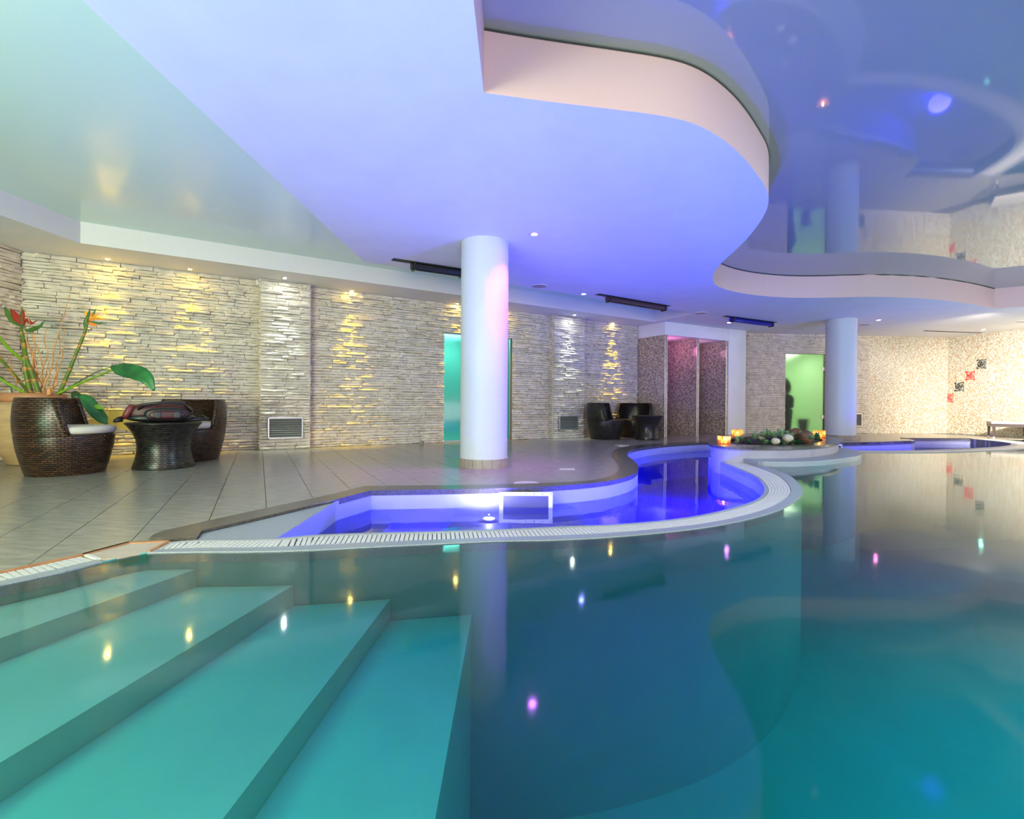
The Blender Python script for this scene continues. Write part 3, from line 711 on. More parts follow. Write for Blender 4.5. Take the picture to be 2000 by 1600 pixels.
# candles
GL = thin_glass('candle_glass', (1, .9, .75)); FL = emit('flame', (1, .42, .10), 55); WAX = emit('glowing_wax', (1, .40, .10), 1.6)
for px, py, lab in ((1414, 867, 'square glass candle holder on the coping corner nearest the blue pool'), (1440, 853, 'square glass candle holder on the rear coping, behind the nearest one'), (1600, 855, 'square glass candle holder on the rounded end of the planter coping')):
    p = at(px, py, ZP); cd = empty('candle_holder', (p.x, p.y, ZP), .3); tag(cd, lab, 'candle')
    s_ = .058 if px < 1420 else .062; hh = .105 if px < 1420 else .12
    g_ = MB(); g_.box(-s_, s_, -s_, -s_ + .006, 0, hh).box(-s_, s_, s_ - .006, s_, 0, hh).box(-s_, -s_ + .006, -s_, s_, 0, hh).box(s_ - .006, s_, -s_, s_, 0, hh).box(-s_, s_, -s_, s_, 0, .008)
    g_.build('glass', GL, cd); MB().lathe([(.038, .008), (.038, .05)], 16).build('wax', WAX, cd)
    MB().lathe([(.002, .05), (.011, .062), (.009, .075), (.001, .095)], 10).build('flame', FL, cd)
    lamp('POINT', (p.x, p.y, ZP + .085), .22, (1, .5, .15), .015)

# ------------------------------------------------------------------ columns
for (x, y, r, lab) in ((-.32, 5.60, .270, 'round white column standing on the deck by the small blue pool'), (7.00, 10.42, .285, 'far round white column beside the green glass door')):
    c = empty('column', (x, y, 0)); tag(c, lab, 'column'); MB().lathe([(r, 0), (r, H)], 72, cap0=False, cap1=False).build('shaft', COLUMN, c, True)
    nt_ = 16
    for k in range(nt_):
        a0, a1 = 2 * math.pi * k / nt_ + .006, 2 * math.pi * (k + 1) / nt_ - .006; m = MB(); ns = 4; P_ = []; Q_ = []
        for j in range(ns + 1):
            a = a0 + (a1 - a0) * j / ns; P_.append(Vector((math.cos(a), math.sin(a))) * (r + .012)); Q_.append(Vector((math.cos(a), math.sin(a))) * r)
        strip(m, P_, Q_, 0, .10); m.build('skirting_tile', SKIRT, c)
# ------------------------------------------------------------------ fixtures
GREYB = pbr('grey_duct', (.13, .14, .13), .7)
def grille(T, w_, h_, lab, depth=.0):
    g_ = empty('vent_grille'); g_.matrix_world = T; tag(g_, lab, 'vent')
    f_ = MB(); f_.box(-w_, w_, 0, .025, h_ - .02, h_).box(-w_, w_, 0, .025, -h_, -h_ + .02).box(-w_, -w_ + .02, 0, .025, -h_, h_).box(w_ - .02, w_, 0, .025, -h_, h_); f_.build('frame', METAL, g_)
    MB().box(-w_ + .01, w_ - .01, -.02, -.015, -h_ + .01, h_ - .01).build('back_plate', GREYB, g_)
    n = 9
    for k in range(n):
        z = -h_ + .03 + (2 * h_ - .06) * k / (n - 1); R_ = Matrix.Translation((0, .008, z)) @ Matrix.Rotation(-.6, 4, 'X'); MB().box(-w_ + .02, w_ - .02, -.010, .010, -.003, .003, R_).build('slat', METAL, g_)
    return g_
def onA(u, off, z): return TA @ Matrix.Translation((u, off, z))
grille(onA((v1[0] + v1[1]) / 2, .19, (v1[2] + v1[3]) / 2), (v1[1] - v1[0]) / 2, (v1[3] - v1[2]) / 2, 'metal louvred vent low on the near stone pillar')
grille(onA((v2[0] + v2[1]) / 2, .19, (v2[2] + v2[3]) / 2), (v2[1] - v2[0]) / 2, (v2[3] - v2[2]) / 2, 'metal louvred vent low on the second stone pillar beside the far chairs')
grille(TB @ Matrix.Translation(((v3[0] + v3[1]) / 2, .03, .35)), (v3[1] - v3[0]) / 2, .17, 'pale louvred vent beside the far column')
# hatch in the stone wall; yellow lamplight is put into its colour
ha = empty('access_hatch'); ha.matrix_world = onA(uA(223), .02, .46); tag(ha, 'pair of flat yellowish hatch doors low in the stone wall behind the near table', 'hatch')
YEL = pbr('yellow_lit_panel', (.85, .66, .12), .5)
MB().box(-.33, .33, -.02, .0, -.14, .14).build('frame', YEL, ha); MB().box(-.31, -.04, 0, .015, -.125, .125).build('door', YEL, ha); MB().box(.04, .31, 0, .015, -.125, .125).build('door', YEL, ha)
MB().box(uA(700) + .9, uA(700) + .9 + .06, .05, .10, 0, .06, TA)
o = MB().box(-.03, .03, -.03, .03, 0, .06).build('socket_box', BLACK); q = at(824, 868); o.location = (*q, 0); tag(o, 'small black box on the floor at the foot of the stone wall', 'box')
o = MB().box(-.02, .02, 0, .03, -.035, .035).build('sensor_box', WHITE); o.matrix_world = onA(uA(502), .03, zA(502, 553)); tag(o, 'tiny white sensor high on the stone wall beside the near pillar', 'sensor')
# downlights
def downlight(px, py, col, lab, strength, r=.032, z=H, spot=None, group=None):
    p = at(px, py, z); d_ = empty('downlight', (p.x, p.y, z)); tag(d_, lab, 'ceiling light', group)
    MB().lathe([(r + .014, -.001), (r + .012, -.006), (r, -.007), (r, .0)], 20, cap0=False, cap1=False).build('ring', METAL, d_)
    MB().lathe([(r, -.004), (r, -.001)], 20).build('lens', emit('lens_glow', col, strength), d_)
    return p
YC = (1, .66, .0); WCOL = (.75, 1, .85)
for i, (px, py, col, nm, lab) in enumerate(((210, 505.5, YC, 1, 'small yellow downlight in the soffit above the big pot'), (371, 525.5, YC, 1, 'small yellow downlight in the soffit above the near seats'), (556, 543, WCOL, 2, 'small white downlight above the near stone pillar'), (687, 568, YC, 1, 'small yellow downlight between the near pillar and the frosted door'), (893, 593, YC, 1, 'small yellow downlight above the frosted door, mostly hidden by the column edge'), (988, 604, YC, 1, 'small yellow downlight just past the column'), (1122, 615, WCOL, 2, 'small white downlight above the second stone pillar'), (1197, 631, YC, 1, 'small yellow downlight above the far chairs'))):
    p = downlight(px, py, (1, .72, .12) if nm == 1 else (.9, 1, .95), lab, 260, .022)
    u = (p - A0).dot(dA); off = (p - A0).dot(nA); base = A0 + dA * u
    wall_off = .17 if nm == 2 else 0
    q = base + nA * (wall_off + .17)
    pw_ = 210 if nm == 1 else 90
    if i == 4: pw_ = 90
    if i == 5: pw_ = 30
    lamp('SPOT', (q.x, q.y, H - .03), pw_, col, .012, (base.x + nA.x * (wall_off - .01), base.y + nA.y * (wall_off - .01), 0), 38 if nm == 1 else 40, 1)
for px, py, col, lab, pw_ in ((1043.5, 457, (.50, .06, 1), 'magenta downlight in the lower ceiling near the column top', 110), (1140, 574, (.15, .2, 1), 'blue downlight in the ceiling beside a beige speaker', 8), (1424, 630, (.6, .15, 1), 'violet downlight beside the blue-lit ceiling heater', 4), (1716, 625, (1, .12, .6), 'pink downlight in the ceiling past the far column', 5), (1921, 643.5, (.15, 1, .7), 'green downlight in the ceiling near the rose tiles', 4)):
    p = downlight(px, py, col, lab, 90, .036)
    MB().lathe([(.016, -.0075), (.016, -.004)], 14).build('bulb', emit('bulb_glow', tuple(.5 + .5 * c for c in col), 60), bpy.data.objects[-1] if False else COL.objects[-1].parent)
    near_ = pw_ > 30                # the magenta one is tilted onto the column
    lamp('SPOT', (p.x, p.y, H - .03), pw_, col, .03, (-.25, 5.5, .9) if near_ else (p.x, p.y, 0), 80 if near_ else 110, 1)
# speakers
for px, py, lab in ((1053, 558.5, 'round beige ceiling speaker just past the near column'), (1368, 611.5, 'round beige ceiling speaker beside the soffit end'), (1688, 634, 'round beige ceiling speaker past the far column'), (1999, 628, 'round beige ceiling speaker above the lounger')):
    p = at(px, py, H); s_ = empty('ceiling_speaker', (p.x, p.y, H)); tag(s_, lab, 'speaker')
    MB().lathe([(.115, 0), (.11, -.006), (.1, -.007)], 28).build('grille', BEIGE, s_); MB().lathe([(.122, 0), (.12, -.008), (.115, -.008)], 28, cap0=False, cap1=False).build('ring', PLASTER, s_)
# radiant ceiling heaters: recessed slot and hanging bar
for k, (a, b_, c_, lab, mt) in enumerate((((770, 512), (803, 516), (905, 531), 'black ceiling heater bar partly hidden behind the near column', BLACK), ((1163, 577), (1186, 581), (1299, 600), 'dark brown ceiling heater bar above the far chairs', pbr('brown_metal', (.05, .022, .02), .35)), ((1410, 619.5), (1428, 621.5), (1508, 632), 'ceiling heater bar coloured blue for its reflections near the shower header', pbr('blue_reflection_tint', (.02, .02, .35), .2, metal=.4)))):  # third bar: blue reflections are put into its base colour
    A_, B_, C_ = at(*a, H), at(*b_, H - .03), at(*c_, H - .03); d_ = (C_ - B_).normalized(); e_ = Vector((-d_.y, d_.x))
    ho = empty('ceiling_heater', (B_.x, B_.y, H), math.atan2(d_.y, d_.x)); tag(ho, lab, 'heater'); L_ = (C_ - B_).length; LA_ = (B_ - A_).length
    T_ = Matrix.Identity(4)
    bar = MB(); bar.tube([(0, 0, -.055), (L_, 0, -.055)], .05, 10); bar.build('bar', mt, ho)
    MB().box(-LA_ - .02, L_ + .1, -.05, .06, -.006, 0).build('slot', DARKSLOT, ho)
    for q in (.02, L_ - .05): MB().box(q, q + .03, -.055, .055, -.11, -.006).build('bracket', BLACK, ho)
p, q = at(1805, 646, H), at(1916, 650, H); o = MB().box(0, (q - p).length, -.03, .03, -.008, -.002).build('linear_diffuser', DARKSLOT); o.location = (*p, H); o.rotation_euler.z = math.atan2((q - p).y, (q - p).x); tag(o, 'thin dark slot diffuser in the ceiling before the mosaic wall', 'vent')
# floor plates
for px, py, rx, ry, lab in ((1107, 915.5, .085, .05, 'small pale rectangular drain plate in the deck'),):
    p = at(px, py); o = MB().box(-rx, rx, -ry, ry, 0, .004).build('drain_plate', METAL); o.location = (*p, 0); tag(o, lab, 'drain')
p = at(1028, 944.5); d_ = empty('floor_hatch', (*p, 0)); tag(d_, 'pale round cover plate in the deck near the coping', 'cover'); MB().lathe([(.115, 0), (.115, .004), (.1, .005)], 36, ex=1).build('plate', pbr('pale_stone', (.68, .58, .52), .4), d_)
p = at(1214, 870); d_ = empty('floor_hatch', (*p, 0)); tag(d_, 'small pale cover plate in the deck before the far chairs', 'cover'); MB().lathe([(.13, 0), (.13, .004)], 24).build('plate', METAL, d_)

# ------------------------------------------------------------------ doors
def room_behind(name, T, w_, h_, dpt, col, power, lcol, lpos):
    m = MB()
    x0, x1 = -w_ / 2 - .3, w_ / 2 + .3
    V_ = [(x0, -.16, 0), (x1, -.16, 0), (x1, -dpt, 0), (x0, -dpt, 0), (x0, -.16, h_ + .2), (x1, -.16, h_ + .2), (x1, -dpt, h_ + .2), (x0, -dpt, h_ + .2)]
    m.add(V_, [(0, 1, 2, 3), (4, 5, 6, 7), (2, 3, 7, 6), (0, 3, 7, 4), (1, 2, 6, 5)])
    o = m.build(name, pbr(name + '_paint', col, .7)); o.matrix_world = T; tag(o, kind='structure')
    lamp('AREA', tuple(T @ Vector(lpos)), power, lcol, .8, tuple(T @ Vector((lpos[0], lpos[1], 0)))); return o
T1 = onA((DR[0] + DR[1]) / 2, 0, 0); wd = DR[1] - DR[0]
room_behind('wall_cabin', T1, wd, doorH, 1.5, (.55, .85, .8), 8, (.62, 1, .90), (0, -.8, 2.15))
do = empty('door_1'); do.matrix_world = T1; tag(do, kind='structure')
FR1 = frosted('frosted_turquoise', (.55, .95, .9), .45)
MB().box(-wd / 2 + .01, wd * .12, -.08, -.07, .02, doorH - .02).build('glass_pane', FR1, do); MB().box(wd * .12 + .01, wd / 2 - .01, -.07, -.06, .02, doorH - .02).build('glass_pane', FR1, do)
MB().box(-wd / 2, wd / 2, -.1, -.04, doorH - .02, doorH).box(-wd / 2, -wd / 2 + .012, -.1, -.04, 0, doorH - .02).box(wd / 2 - .012, wd / 2, -.1, -.04, 0, doorH - .02).build('door_frame', METAL, do)
MB().box(-wd / 2, wd / 2, -.1, -.04, 0, .02).build('sill', METAL, do)
T2 = TB @ Matrix.Translation(((DB[0] + DB[1]) / 2, 0, 0)); wd2 = DB[1] - DB[0]
room_behind('wall_sauna', T2, wd2, dH2, 2.0, (.68, .86, .62), 9, (.92, 1, .80), (0, -1.1, 2.2))
lamp('POINT', tuple(T2 @ Vector((-.62, -1.2, 1.1))), 1.2, (1, 1, .3), .2)
do = empty('door_2'); do.matrix_world = T2; tag(do, kind='structure')
MB().box(-wd2 / 2 + .01, wd2 / 2 - .06, -.06, -.05, .03, dH2 - .02).build('glass_pane', frosted('frosted_green', (.9, 1, .9), .52), do)
BR = pbr('bronze_frame', (.16, .10, .06), .4, metal=.5)
MB().box(wd2 / 2 - .05, wd2 / 2, -.1, .0, 0, dH2).box(-wd2 / 2, wd2 / 2 - .05, -.1, 0, dH2 - .02, dH2).build('door_frame', BR, do)
for z in (.38, 1.62): MB().box(wd2 / 2 - .13, wd2 / 2 - .03, -.07, -.035, z, z + .09).build('hinge', METAL, do)
# dark shapes of unclear identity, blurred behind the green glass
DK = pbr('dark_matte', (.012, .02, .03), .9); BLU = pbr('blue_matte', (.01, .05, .22), .9)
rk = empty('blurred_shape'); rk.matrix_world = T2 @ Matrix.Translation((-.36, -.30, 0)); tag(rk, 'dark figure-like shape blurred behind the green glass door', 'stand')
MB().lathe([(.02, .0), (.13, .03), (.15, .3), (.17, .55), (.16, .62), (.02, .66)], 16).build('base', DK, rk)
MB().lathe([(.05, .62), (.19, .66), (.20, .90), (.13, 1.0), (.05, 1.02)], 16).build('shape_middle', BLU, rk); MB().lathe([(.04, 1.0), (.11, 1.06), (.14, 1.2), (.09, 1.36), (.02, 1.44)], 16).build('hood', DK, rk)
bk = MB().lathe([(.13, 0), (.17, .3), (.18, .34)], 4).build('storage_basket', pbr('navy_plastic', (.01, .03, .07), .5)); bk.matrix_world = T2 @ Matrix.Translation((.18, -.34, .02)); tag(bk, 'dark square basket blurred at the foot of the green glass door', 'basket')

# ------------------------------------------------------------------ rose tiles on the right wall
def uD(px): t = (px - 1000) / F; return (t * D0.y - D0.x) / (dD.x - t * dD.y)
TD = wallT(D0, dD, nD)
RED = pbr('red_glaze', (.72, .035, .02), .25); INK = pbr('black_glaze', (.015, .015, .015), .25); CREAM = pbr('cream_glaze', (.80, .74, .62), .25)
for i, (px, py, mt, lab) in enumerate(((1853, 777, RED, 'lowest red rose tile on the mosaic wall'), (1873.5, 755.5, INK, 'black rose tile second from the bottom of the diagonal row'), (1894.5, 734, RED, 'upper red rose tile between the two black ones'), (1916.5, 711, INK, 'topmost black rose tile of the diagonal row on the mosaic wall'))):
    u = uD(px); p = D0 + dD * u; z = dep(px, py, p.y).z; s_ = .118; wu = max(.10, (uD(px + 9.5) - uD(px - 9.5)) / 2); 
    r_ = empty('rose_tile'); r_.matrix_world = TD @ Matrix.Translation((u, 0, z)); tag(r_, lab, 'wall tile', 'rose tiles')
    MB().box(-wu, wu, 0, .008, -s_, s_).build('tile', CREAM, r_)
    m = MB(); k_ = wu / s_
    def arc(rad, a0, a1, wd_, cxx=0, czz=0):
        n = 10; vs = []
        for j in range(n + 1):
            a = a0 + (a1 - a0) * j / n; tt_ = wd_ * (math.sin(math.pi * j / n) * .9 + .15)
            for rr_ in (rad - tt_, rad + tt_):
                sq_ = (1 / max(abs(math.cos(a)), abs(math.sin(a)))) ** (.9 * rad / .1); vs.append((max(-.117, min(.117, cxx + rr_ * math.cos(a) * sq_)) * k_, .0095 + random.random() * .0004, max(-.117, min(.117, czz + rr_ * math.sin(a) * sq_))))
        m.add(vs, [(2 * j, 2 * j + 1, 2 * j + 3, 2 * j + 2) for j in range(n)])
    for rad, nn in ((.102, 4), (.078, 4), (.055, 3), (.034, 3), (.015, 2)):
        for q in range(nn):
            a = q * 6.283 / nn + rad * 40 + i; arc(rad, a, a + 6.283 / nn * 1.15, .011, rad * .1)
    for sx in (-1, 1):
        for sz in (-1, 1): m.add([(sx * wu, .0095, sz * s_), (sx * wu * .55, .0095, sz * s_), (sx * wu * .8, .0095, sz * s_ * .8), (sx * wu, .0095, sz * s_ * .55)], [(0, 1, 2, 3)])
    m.build('rose_print', mt, r_)

# ------------------------------------------------------------------ wicker chairs and tables
def wrap_shell(A_half, z0, zprof, ro, th, n=30, slant=.10):
    """open barrel back: angles measured from the rear (-x); profile (r, z) list"""
    vs = []; fs = []; m = len(zprof)
    for i in range(n + 1):
        for j, (r, z) in enumerate(zprof):
            t_ = (zprof[-1][1] - z) / (zprof[-1][1] - zprof[0][1])
            half = A_half + slant * t_ * 2.6
            a = math.pi + (-half + 2 * half * i / n)
            vs.append((r * math.cos(a), r * math.sin(a), z))
    for i in range(n + 1):
        for j, (r, z) in enumerate(zprof):
            t_ = (zprof[-1][1] - z) / (zprof[-1][1] - zprof[0][1]); half = A_half + slant * t_ * 2.6; a = math.pi + (-half + 2 * half * i / n)
            rr_ = r - th; vs.append((rr_ * math.cos(a), rr_ * math.sin(a), z))
    o = (n + 1) * m
    for i in range(n):
        for j in range(m - 1):
            a = i * m + j; fs.append((a, a + m, a + m + 1, a + 1)); b_ = a + o; fs.append((b_, b_ + 1, b_ + m + 1, b_ + m))
        a = i * m + m - 1; fs.append((a, a + m, a + m + o, a + o))
    for i in (0, n):
        for j in range(m - 1): a = i * m + j; fs.append((a, a + 1, a + 1 + o, a + o) if i else (a, a + o, a + o + 1, a + 1))
    return vs, fs
def barrel_chair(name, label, p, ang, mat, cushion, group):
    c = empty(name, (p.x, p.y, 0), ang); tag(c, label, 'chair', group)
    MB().lathe([(.300, 0), (.306, .01), (.335, .12), (.365, .25), (.380, .36), (.378, .385), (.365, .392)], 56).build('seat_base', mat, c, True)
    vs, fs = wrap_shell(math.pi / 2, .385, [(.380, .38), (.390, .45), (.392, .55), (.386, .65), (.374, .735), (.368, .745)], .39, .05)
    mesh('backrest', vs, fs, mat, c, True)
    for s_ in (-1, 1):                       # bound edges of the two arms
        pts = []
        for z, r in ((.385, .357), (.45, .366), (.55, .368), (.65, .362), (.74, .35)):
            t_ = (.745 - z) / .365; a = math.pi + s_ * (math.pi / 2 + .26 * t_); pts.append((r * math.cos(a), r * math.sin(a), z))
        MB().tube(pts, .022, 8).build('arm_binding', mat, c, True)
    if cushion:
        m = MB(); m.lathe([(.30, .392), (.345, .398), (.358, .418), (.360, .440), (.352, .458), (.325, .468), (.0, .474)], 48, T=Matrix.Translation((.028, 0, 0)), cap1=False); m.build('cushion', CUSH, c, True)
    return c
grp = 'wicker barrel chairs'
barrel_chair('wicker_chair', 'brown wicker barrel chair with cream cushion before the terracotta pot', stand(130, 930, .3), math.radians(29), WICK, True, grp)
barrel_chair('wicker_chair', 'dark wicker barrel chair with cream cushion behind the table with the bag', stand(371, 903, .3), math.radians(-96), WICK, True, grp)
barrel_chair('wicker_chair', 'black wicker barrel chair turned sideways next to the second stone pillar', stand(1182, 859, .3), math.radians(-21), WICKD, False, grp)
barrel_chair('wicker_chair', 'black wicker barrel chair facing the pool behind the far small table', stand(1239, 855, .3), math.radians(-125), WICKD, False, grp)
def drum(p, label, mat, k=1.0):
    t_ = empty('wicker_table', (p.x, p.y, 0)); tag(t_, label, 'table', 'hourglass wicker tables')
    MB().lathe([(.285 * k, 0), (.288 * k, .01), (.262 * k, .09), (.246 * k, .18), (.244 * k, .24), (.254 * k, .31), (.285 * k, .39), (.330 * k, .455), (.345 * k, .472)], 52, cap1=False).build('body', mat, t_, True)
    MB().lathe([(.345 * k, .470), (.350 * k, .480), (.345 * k, .490), (.30 * k, .492)], 52, cap0=True).build('table_top', mat, t_, True)
    return t_
tp_ = stand(321, 918, .285); drum(tp_, 'hourglass wicker table carrying the maroon bag', WICKD)
drum(stand(1264, 860, .27), 'hourglass black wicker table beside the shower niches', WICKD, .93)
# bag
MAR = pbr('maroon_nylon', (.055, .006, .009), .45, bump=.15, bscale=60); BNY = pbr('black_nylon', (.012, .011, .013), .4, bump=.2, bscale=60); GRY = pbr('grey_patch', (.03, .033, .036), .5)
REDP = pbr('red_end_panel', (.15, .018, .026), .45)
bag = empty('duffel_bag', (tp_.x - .02, tp_.y, .492), .62); tag(bag, 'maroon and black duffel bag lying on the near wicker table', 'bag')
def pillow(name, mat, sx, sy, sz, loc, e=.6, par=bag, rot=None):
    bm = bmesh.new(); bmesh.ops.create_uvsphere(bm, u_segments=24, v_segments=16, radius=1)
    f_ = lambda t: math.copysign(abs(t) ** e, t)
    for v in bm.verts: v.co = Vector((f_(v.co.x) * sx, f_(v.co.y) * sy, f_(v.co.z) * sz * (1 - .25 * abs(v.co.x) ** 2)))
    me = bpy.data.meshes.new(name); bm.to_mesh(me); bm.free(); me.materials.append(mat); me.polygons.foreach_set('use_smooth', [True] * len(me.polygons))
    o = bpy.data.objects.new(name, me); COL.objects.link(o); o.parent = par; o.location = loc
    if rot: o.rotation_euler = rot
    return o
pillow('body', MAR, .30, .17, .105, (-.02, .03, .105)); pillow('base_panel', BNY, .31, .18, .045, (0, .01, .046)); tag(pillow('end_panel', REDP, .035, .14, .085, (-.29, .01, .115), .5, rot=(0, .45, 0)), label='red end panel')
pillow('side_pocket', BNY, .20, .06, .075, (.04, -.13, .085)); pillow('pocket_panel', MAR, .16, .03, .045, (.04, -.175, .080)); pillow('hood', BNY, .11, .08, .035, (.10, .06, .205))
for x_ in (-.04, .13): pillow('badge', GRY, .032, .012, .035, (x_, -.203, .080), .5)
MB().tube([(-.22, -.10, .12), (-.16, -.17, .19), (0, -.19, .215), (.18, -.17, .20), (.26, -.08, .12)], .014, 8).build('strap', BNY, bag, True)
MB().tube([(-.34, -.08, .03), (-.40, -.10, .02), (-.38, -.04, .04), (-.30, 0, .06)], .02, 8).build('handle', BNY, bag, True)
MB().tube([(.20, -.1, .02), (.34, -.08, .025), (.42, -.02, .03), (.36, .06, .06)], .018, 8).build('shoulder_strap', BNY, bag, True)

# ------------------------------------------------------------------ pot and exotic plants
upx = stand(66, 909, .20); YU = upx.y; 
urn = empty('plant_pot', (upx.x, upx.y, 0)); tag(urn, 'large sandstone urn with a thick terracotta rim in the stone corner', 'pot')
zr = dep(66, 768, YU).z; zr0 = dep(66, 787, YU).z
MB().lathe([(.19, 0), (.22, .02), (.30, .18), (.37, .36), (.405, .52), (.40, .62), (.36, .70), (.28, zr0 - .02), (.235, zr0)], 56, cap1=False).build('body', POT, urn, True)
hr = (zr - zr0); MB().lathe([(.235, zr0 - .005), (.265, zr0), (.283, zr0 + hr * .3), (.286, zr0 + hr * .6), (.272, zr - .008), (.245, zr), (.21, zr - .01), (.20, zr - .07)], 56, cap0=False, cap1=False).build('rim', RIMP, urn, True)
MB().lathe([(.215, zr - .05), (.0, zr - .045)], 32, cap0=False, cap1=False).build('soil', SOIL, urn)
# plant materials
m, nt, N, L, P = newmat('banded_stem'); tc = N.new('ShaderNodeTexCoord'); s_ = N.new('ShaderNodeSeparateXYZ'); L.new(tc.outputs['Object'], s_.inputs[0])
nn = N.new('ShaderNodeTexNoise'); nn.inputs['Scale'].default_value = 14; L.new(tc.outputs['Object'], nn.inputs['Vector'])
wv = mathn(N, L, 'FRACT', mathn(N, L, 'ADD', mathn(N, L, 'MULTIPLY', s_.outputs[2], 7.5), mathn(N, L, 'MULTIPLY', nn.outputs[0], .8)))
r = N.new('ShaderNodeValToRGB'); L.new(wv, r.inputs[0]); r.color_ramp.elements[0].color = (.13, .17, .015, 1); r.color_ramp.elements[1].color = (.10, .20, .02, 1); r.color_ramp.elements[1].position = .6
e = r.color_ramp.elements.new(.80); e.color = (.45, .20, .03, 1); e = r.color_ramp.elements.new(.9); e.color = (.60, .35, .08, 1); e = r.color_ramp.elements.new(.98); e.color = (.14, .06, .02, 1)
L.new(r.outputs[0], P.inputs['Base Color']); P.inputs['Roughness'].default_value = .4; STEM = m
GSTEM = pbr('green_stem', (.22, .42, .02), .4, noise=.3, nscale=10); BIGL = pbr('banana_leaf', (.03, .20, .045), .35, noise=.4, nscale=6, col2=(.015, .10, .03))
ORG = pbr('orange_petal', (.90, .16, .03), .5, noise=.3, nscale=10, col2=(.95, .45, .03)); DRD = pbr('deep_red_petal', (.42, .03, .015), .5, noise=.3, nscale=8); GBR = pbr('green_bract', (.07, .17, .03), .45, noise=.3, nscale=10)
TWIG = pbr('orange_twig', (.80, .36, .13), .6, noise=.3, nscale=12)
pl_ = empty('exotic_plant', (upx.x, upx.y, zr - .05)); tag(pl_, 'arrangement of bird of paradise stems, leaves and orange twigs in the urn', 'plant')
def lp(px, py, dy=0.0):
    return dep(px, py, YU + dy) - pl_.location
def smooth3(pts, k=6):
    out = []; P_ = [pts[0] * 2 - pts[1]] + pts + [pts[-1] * 2 - pts[-2]]
    for i in range(1, len(P_) - 2):
        for j in range(k):
            t_ = j / k; a, b_, c, d_ = P_[i - 1:i + 3]; out.append(.5 * ((2 * b_) + (c - a) * t_ + (2 * a - 5 * b_ + 4 * c - d_) * t_ ** 2 + (3 * b_ - a - 3 * c + d_) * t_ ** 3))
    return out + [P_[-2]]
def stem_(pts, r0, r1, mat, name='stem'):
    q = smooth3([lp(*p) for p in pts]); n = len(q); MB().tube(q, [r0 + (r1 - r0) * i / (n - 1) for i in range(n)], 8).build(name, mat, pl_, True)
stem_([(62, 775, 0), (50, 722, 0), (47, 672, 0), (40, 640, 0)], .030, .016, STEM)
stem_([(78, 775, -.05), (62, 728, -.05), (52, 700, -.05), (44, 655, 0)], .026, .014, STEM)
stem_([(115, 772, .03), (132, 732, .03), (150, 688, .03), (166, 648, .03), (170, 630, .03)], .020, .013, STEM)
stem_([(60, 772, .08), (30, 735, .1), (0, 700, .12), (-12, 686, .13)], .018, .014, STEM)
stem_([(48, 706, .05), (20, 683, .05), (-6, 654, .05), (-14, 644, .05)], .018, .016, GSTEM)
stem_([(58, 773, -.1), (20, 752, -.12), (-6, 737, -.15), (-16, 732, -.16)], .016, .012, GSTEM)
stem_([(25, 771, .1), (18, 752, .1), (-6, 730, .12), (-14, 724, .12)], .008, .006, GBR)
stem_([(104, 773, 0), (150, 752, 0), (190, 735, 0), (222, 722, 0)], .014, .009, GSTEM)
stem_([(112, 770, .06), (150, 748, .06), (190, 726, .06), (218, 717, .06)], .007, .005, GBR)
stem_([(100, 772, .1), (125, 767, .1), (148, 769, .1)], .005, .004, GBR)
random.seed(3)
for bx, tx, ty, r_ in ((76, 38, 590, .010), (80, 34, 660, .009), (78, 60, 635, .009), (82, 66, 688, .008), (84, 92, 640, .009), (86, 137, 575, .009), (98, 97, 715, .007), (103, 130, 672, .011), (104, 126, 640, .007), (80, 100, 700, .007), (90, 50, 605, .008), (80, 42, 640, .008), (36, 10, 690, .006)):
    pts = []; n = 9
    for i in range(n + 1):
        t_ = i / n; x = bx + (tx - bx) * t_ ** 1.2 + (random.uniform(-4, 4) if 0 < i < n else 0); y = 772 + (ty - 772) * t_; pts.append((x, y, random.uniform(-.04, .04)))
    stem_(pts, r_, .003, TWIG, 'twig')
stem_([(96, 772, -.1), (96, 758, -.1)], .022, .018, TWIG, 'twig')
def blade(pts, widths, mat, name, nrm=Vector((0, -.3, 1)), fold=.25, par=None, th=.0):
    q = smooth3([lp(*p) for p in pts], 5); n = len(q); vs = []; fs = []
    for i, p in enumerate(q):
        t_ = i / (n - 1) * (len(widths) - 1); k = min(int(t_), len(widths) - 2); w_ = widths[k] + (widths[k + 1] - widths[k]) * (t_ - k)
        tg = (q[min(i + 1, n - 1)] - q[max(i - 1, 0)]).normalized(); s_ = tg.cross(nrm).normalized(); u = s_.cross(tg)
        for f_ in (-1, -.5, 0, .5, 1): vs.append(p + s_ * w_ * f_ + u * (abs(f_) * w_ * fold + (.004 * math.sin(i * 2.1) if abs(f_) == 1 else 0)))
    for i in range(n - 1):
        for j in range(4): a = i * 5 + j; fs.append((a, a + 1, a + 6, a + 5))
    o = mesh(name, vs, fs, mat, par or pl_, True); md = o.modifiers.new('thick', 'SOLIDIFY'); md.thickness = .003; return o
blade([(216, 716, 0), (240, 722, -.05), (268, 729, -.08), (287, 740, -.1), (301, 763, -.1)], [.012, .075, .09, .085, .06, .012], BIGL, 'leaf', Vector((.3, -1, .45)), .15)
blade([(158, 772, -.05), (172, 785, -.06), (188, 805, -.06), (200, 818, -.06), (209, 829, -.06)], [.02, .06, .065, .06, .05, .01], BIGL, 'leaf', Vector((.6, -1, .3)), .3)
MB().tube([lp(146, 768, .02), lp(150, 775, 0), lp(156, 780, -.02)], [.035, .05, .03], 10).build('leaf', pbr('curled_leaf', (.02, .07, .02), .4), pl_, True)
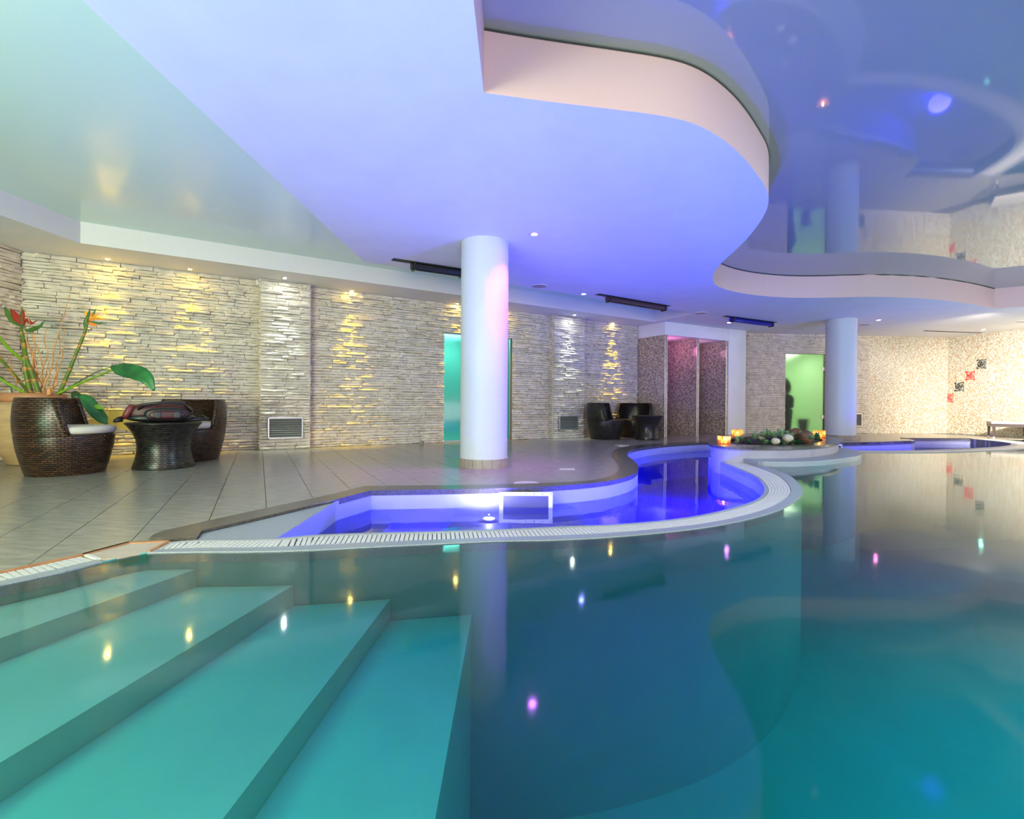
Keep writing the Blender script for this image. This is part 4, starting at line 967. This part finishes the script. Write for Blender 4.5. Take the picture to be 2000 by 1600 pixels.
blade([(184, 793, -.09), (192, 795, -.1), (204, 799, -.09)], [.01, .03, .005], pbr('bright_leaf', (.25, .5, .04), .4), 'leaf', Vector((0, -1, .2)), .1)
# blossoms
f1 = tag(MB().tube([lp(167, 642, .03), lp(168, 630, .03), lp(172, 618, .03), lp(176, 603, .03)], [.014, .024, .016, .003], 8).build('blossom', GBR, pl_, True), label='green and orange bird of paradise flower')
for pts, w_, mt in (([(172, 625), (184, 619), (194, 613)], .02, ORG), ([(173, 627), (190, 622), (205, 625)], .018, ORG), ([(173, 629), (182, 634), (189, 637)], .022, ORG), ([(171, 621), (168, 612), (166, 607)], .018, ORG), ([(174, 628), (192, 631), (209, 632)], .010, GBR), ([(178, 618), (184, 611), (188, 603)], .012, GBR), ([(172, 622), (180, 614), (186, 614)], .014, ORG)):
    blade([(a, b_, .03) for a, b_ in pts], [.006, w_, .002], mt, 'petal', Vector((0, -1, .4)), .3, par=None)
for pts, w_, mt in (([(48, 640), (28, 627), (16, 612), (9, 598)], .035, GBR), ([(48, 645), (62, 645), (78, 639), (87, 626)], .035, GBR), ([(45, 634), (32, 618), (22, 604)], .035, DRD), ([(46, 636), (52, 625), (62, 632), (74, 625)], .022, DRD), ([(44, 640), (43, 618), (43, 600)], .016, GBR), ([(46, 632), (46, 615), (47, 606)], .022, DRD), ([(40, 632), (28, 622), (20, 606)], .018, DRD)):
    blade([(a, b_, .0) for a, b_ in pts], [.008, w_, w_ * .8, .002], mt, 'petal', Vector((0, -1, .5)), .3)

# ------------------------------------------------------------------ lounger by the right wall
WOOD = pbr('dark_wood_frame', (.05, .028, .025), .35)
lo = empty('sun_lounger', (11.17, 11.45, 0), math.atan2(dD.y, dD.x) * 0 - .62); tag(lo, 'dark framed lounger with pale cushion against the mosaic wall', 'lounger')
MB().box(0, 1.9, -.30, .30, .33, .375).build('cushion', CUSH, lo); MB().box(.01, 1.9, -.30, -.26, .26, .33).box(.01, 1.9, .26, .30, .26, .33).box(.01, .06, -.26, .26, .26, .33).build('frame', WOOD, lo)
for x_ in (.02, .62, 1.8):
    for y_ in (-.30, .25):
        T_ = Matrix.Translation((x_, y_, 0)); v = [(0.01, .01, .03), (.04, .01, .03), (.04, .04, .03), (.01, .04, .03), (0, 0, .30), (.055, 0, .30), (.055, .05, .30), (0, .05, .30)]
        o = mesh('leg', [T_ @ Vector(q) for q in v], [(0, 1, 2, 3), (4, 5, 6, 7), (0, 1, 5, 4), (1, 2, 6, 5), (2, 3, 7, 6), (3, 0, 4, 7)], WOOD, lo)
        o2 = mesh('foot', [T_ @ Vector(q) for q in [(0.01, .01, 0), (.04, .01, 0), (.04, .04, 0), (.01, .04, 0), (.01, .01, .03), (.04, .01, .03), (.04, .04, .03), (.01, .04, .03)]], [(0, 1, 2, 3), (4, 5, 6, 7), (0, 1, 5, 4), (1, 2, 6, 5), (2, 3, 7, 6), (3, 0, 4, 7)], WHITE, o)
MB().box(.66, .71, -.28, -.24, .375, .50).build('headrest_post', WOOD, lo)
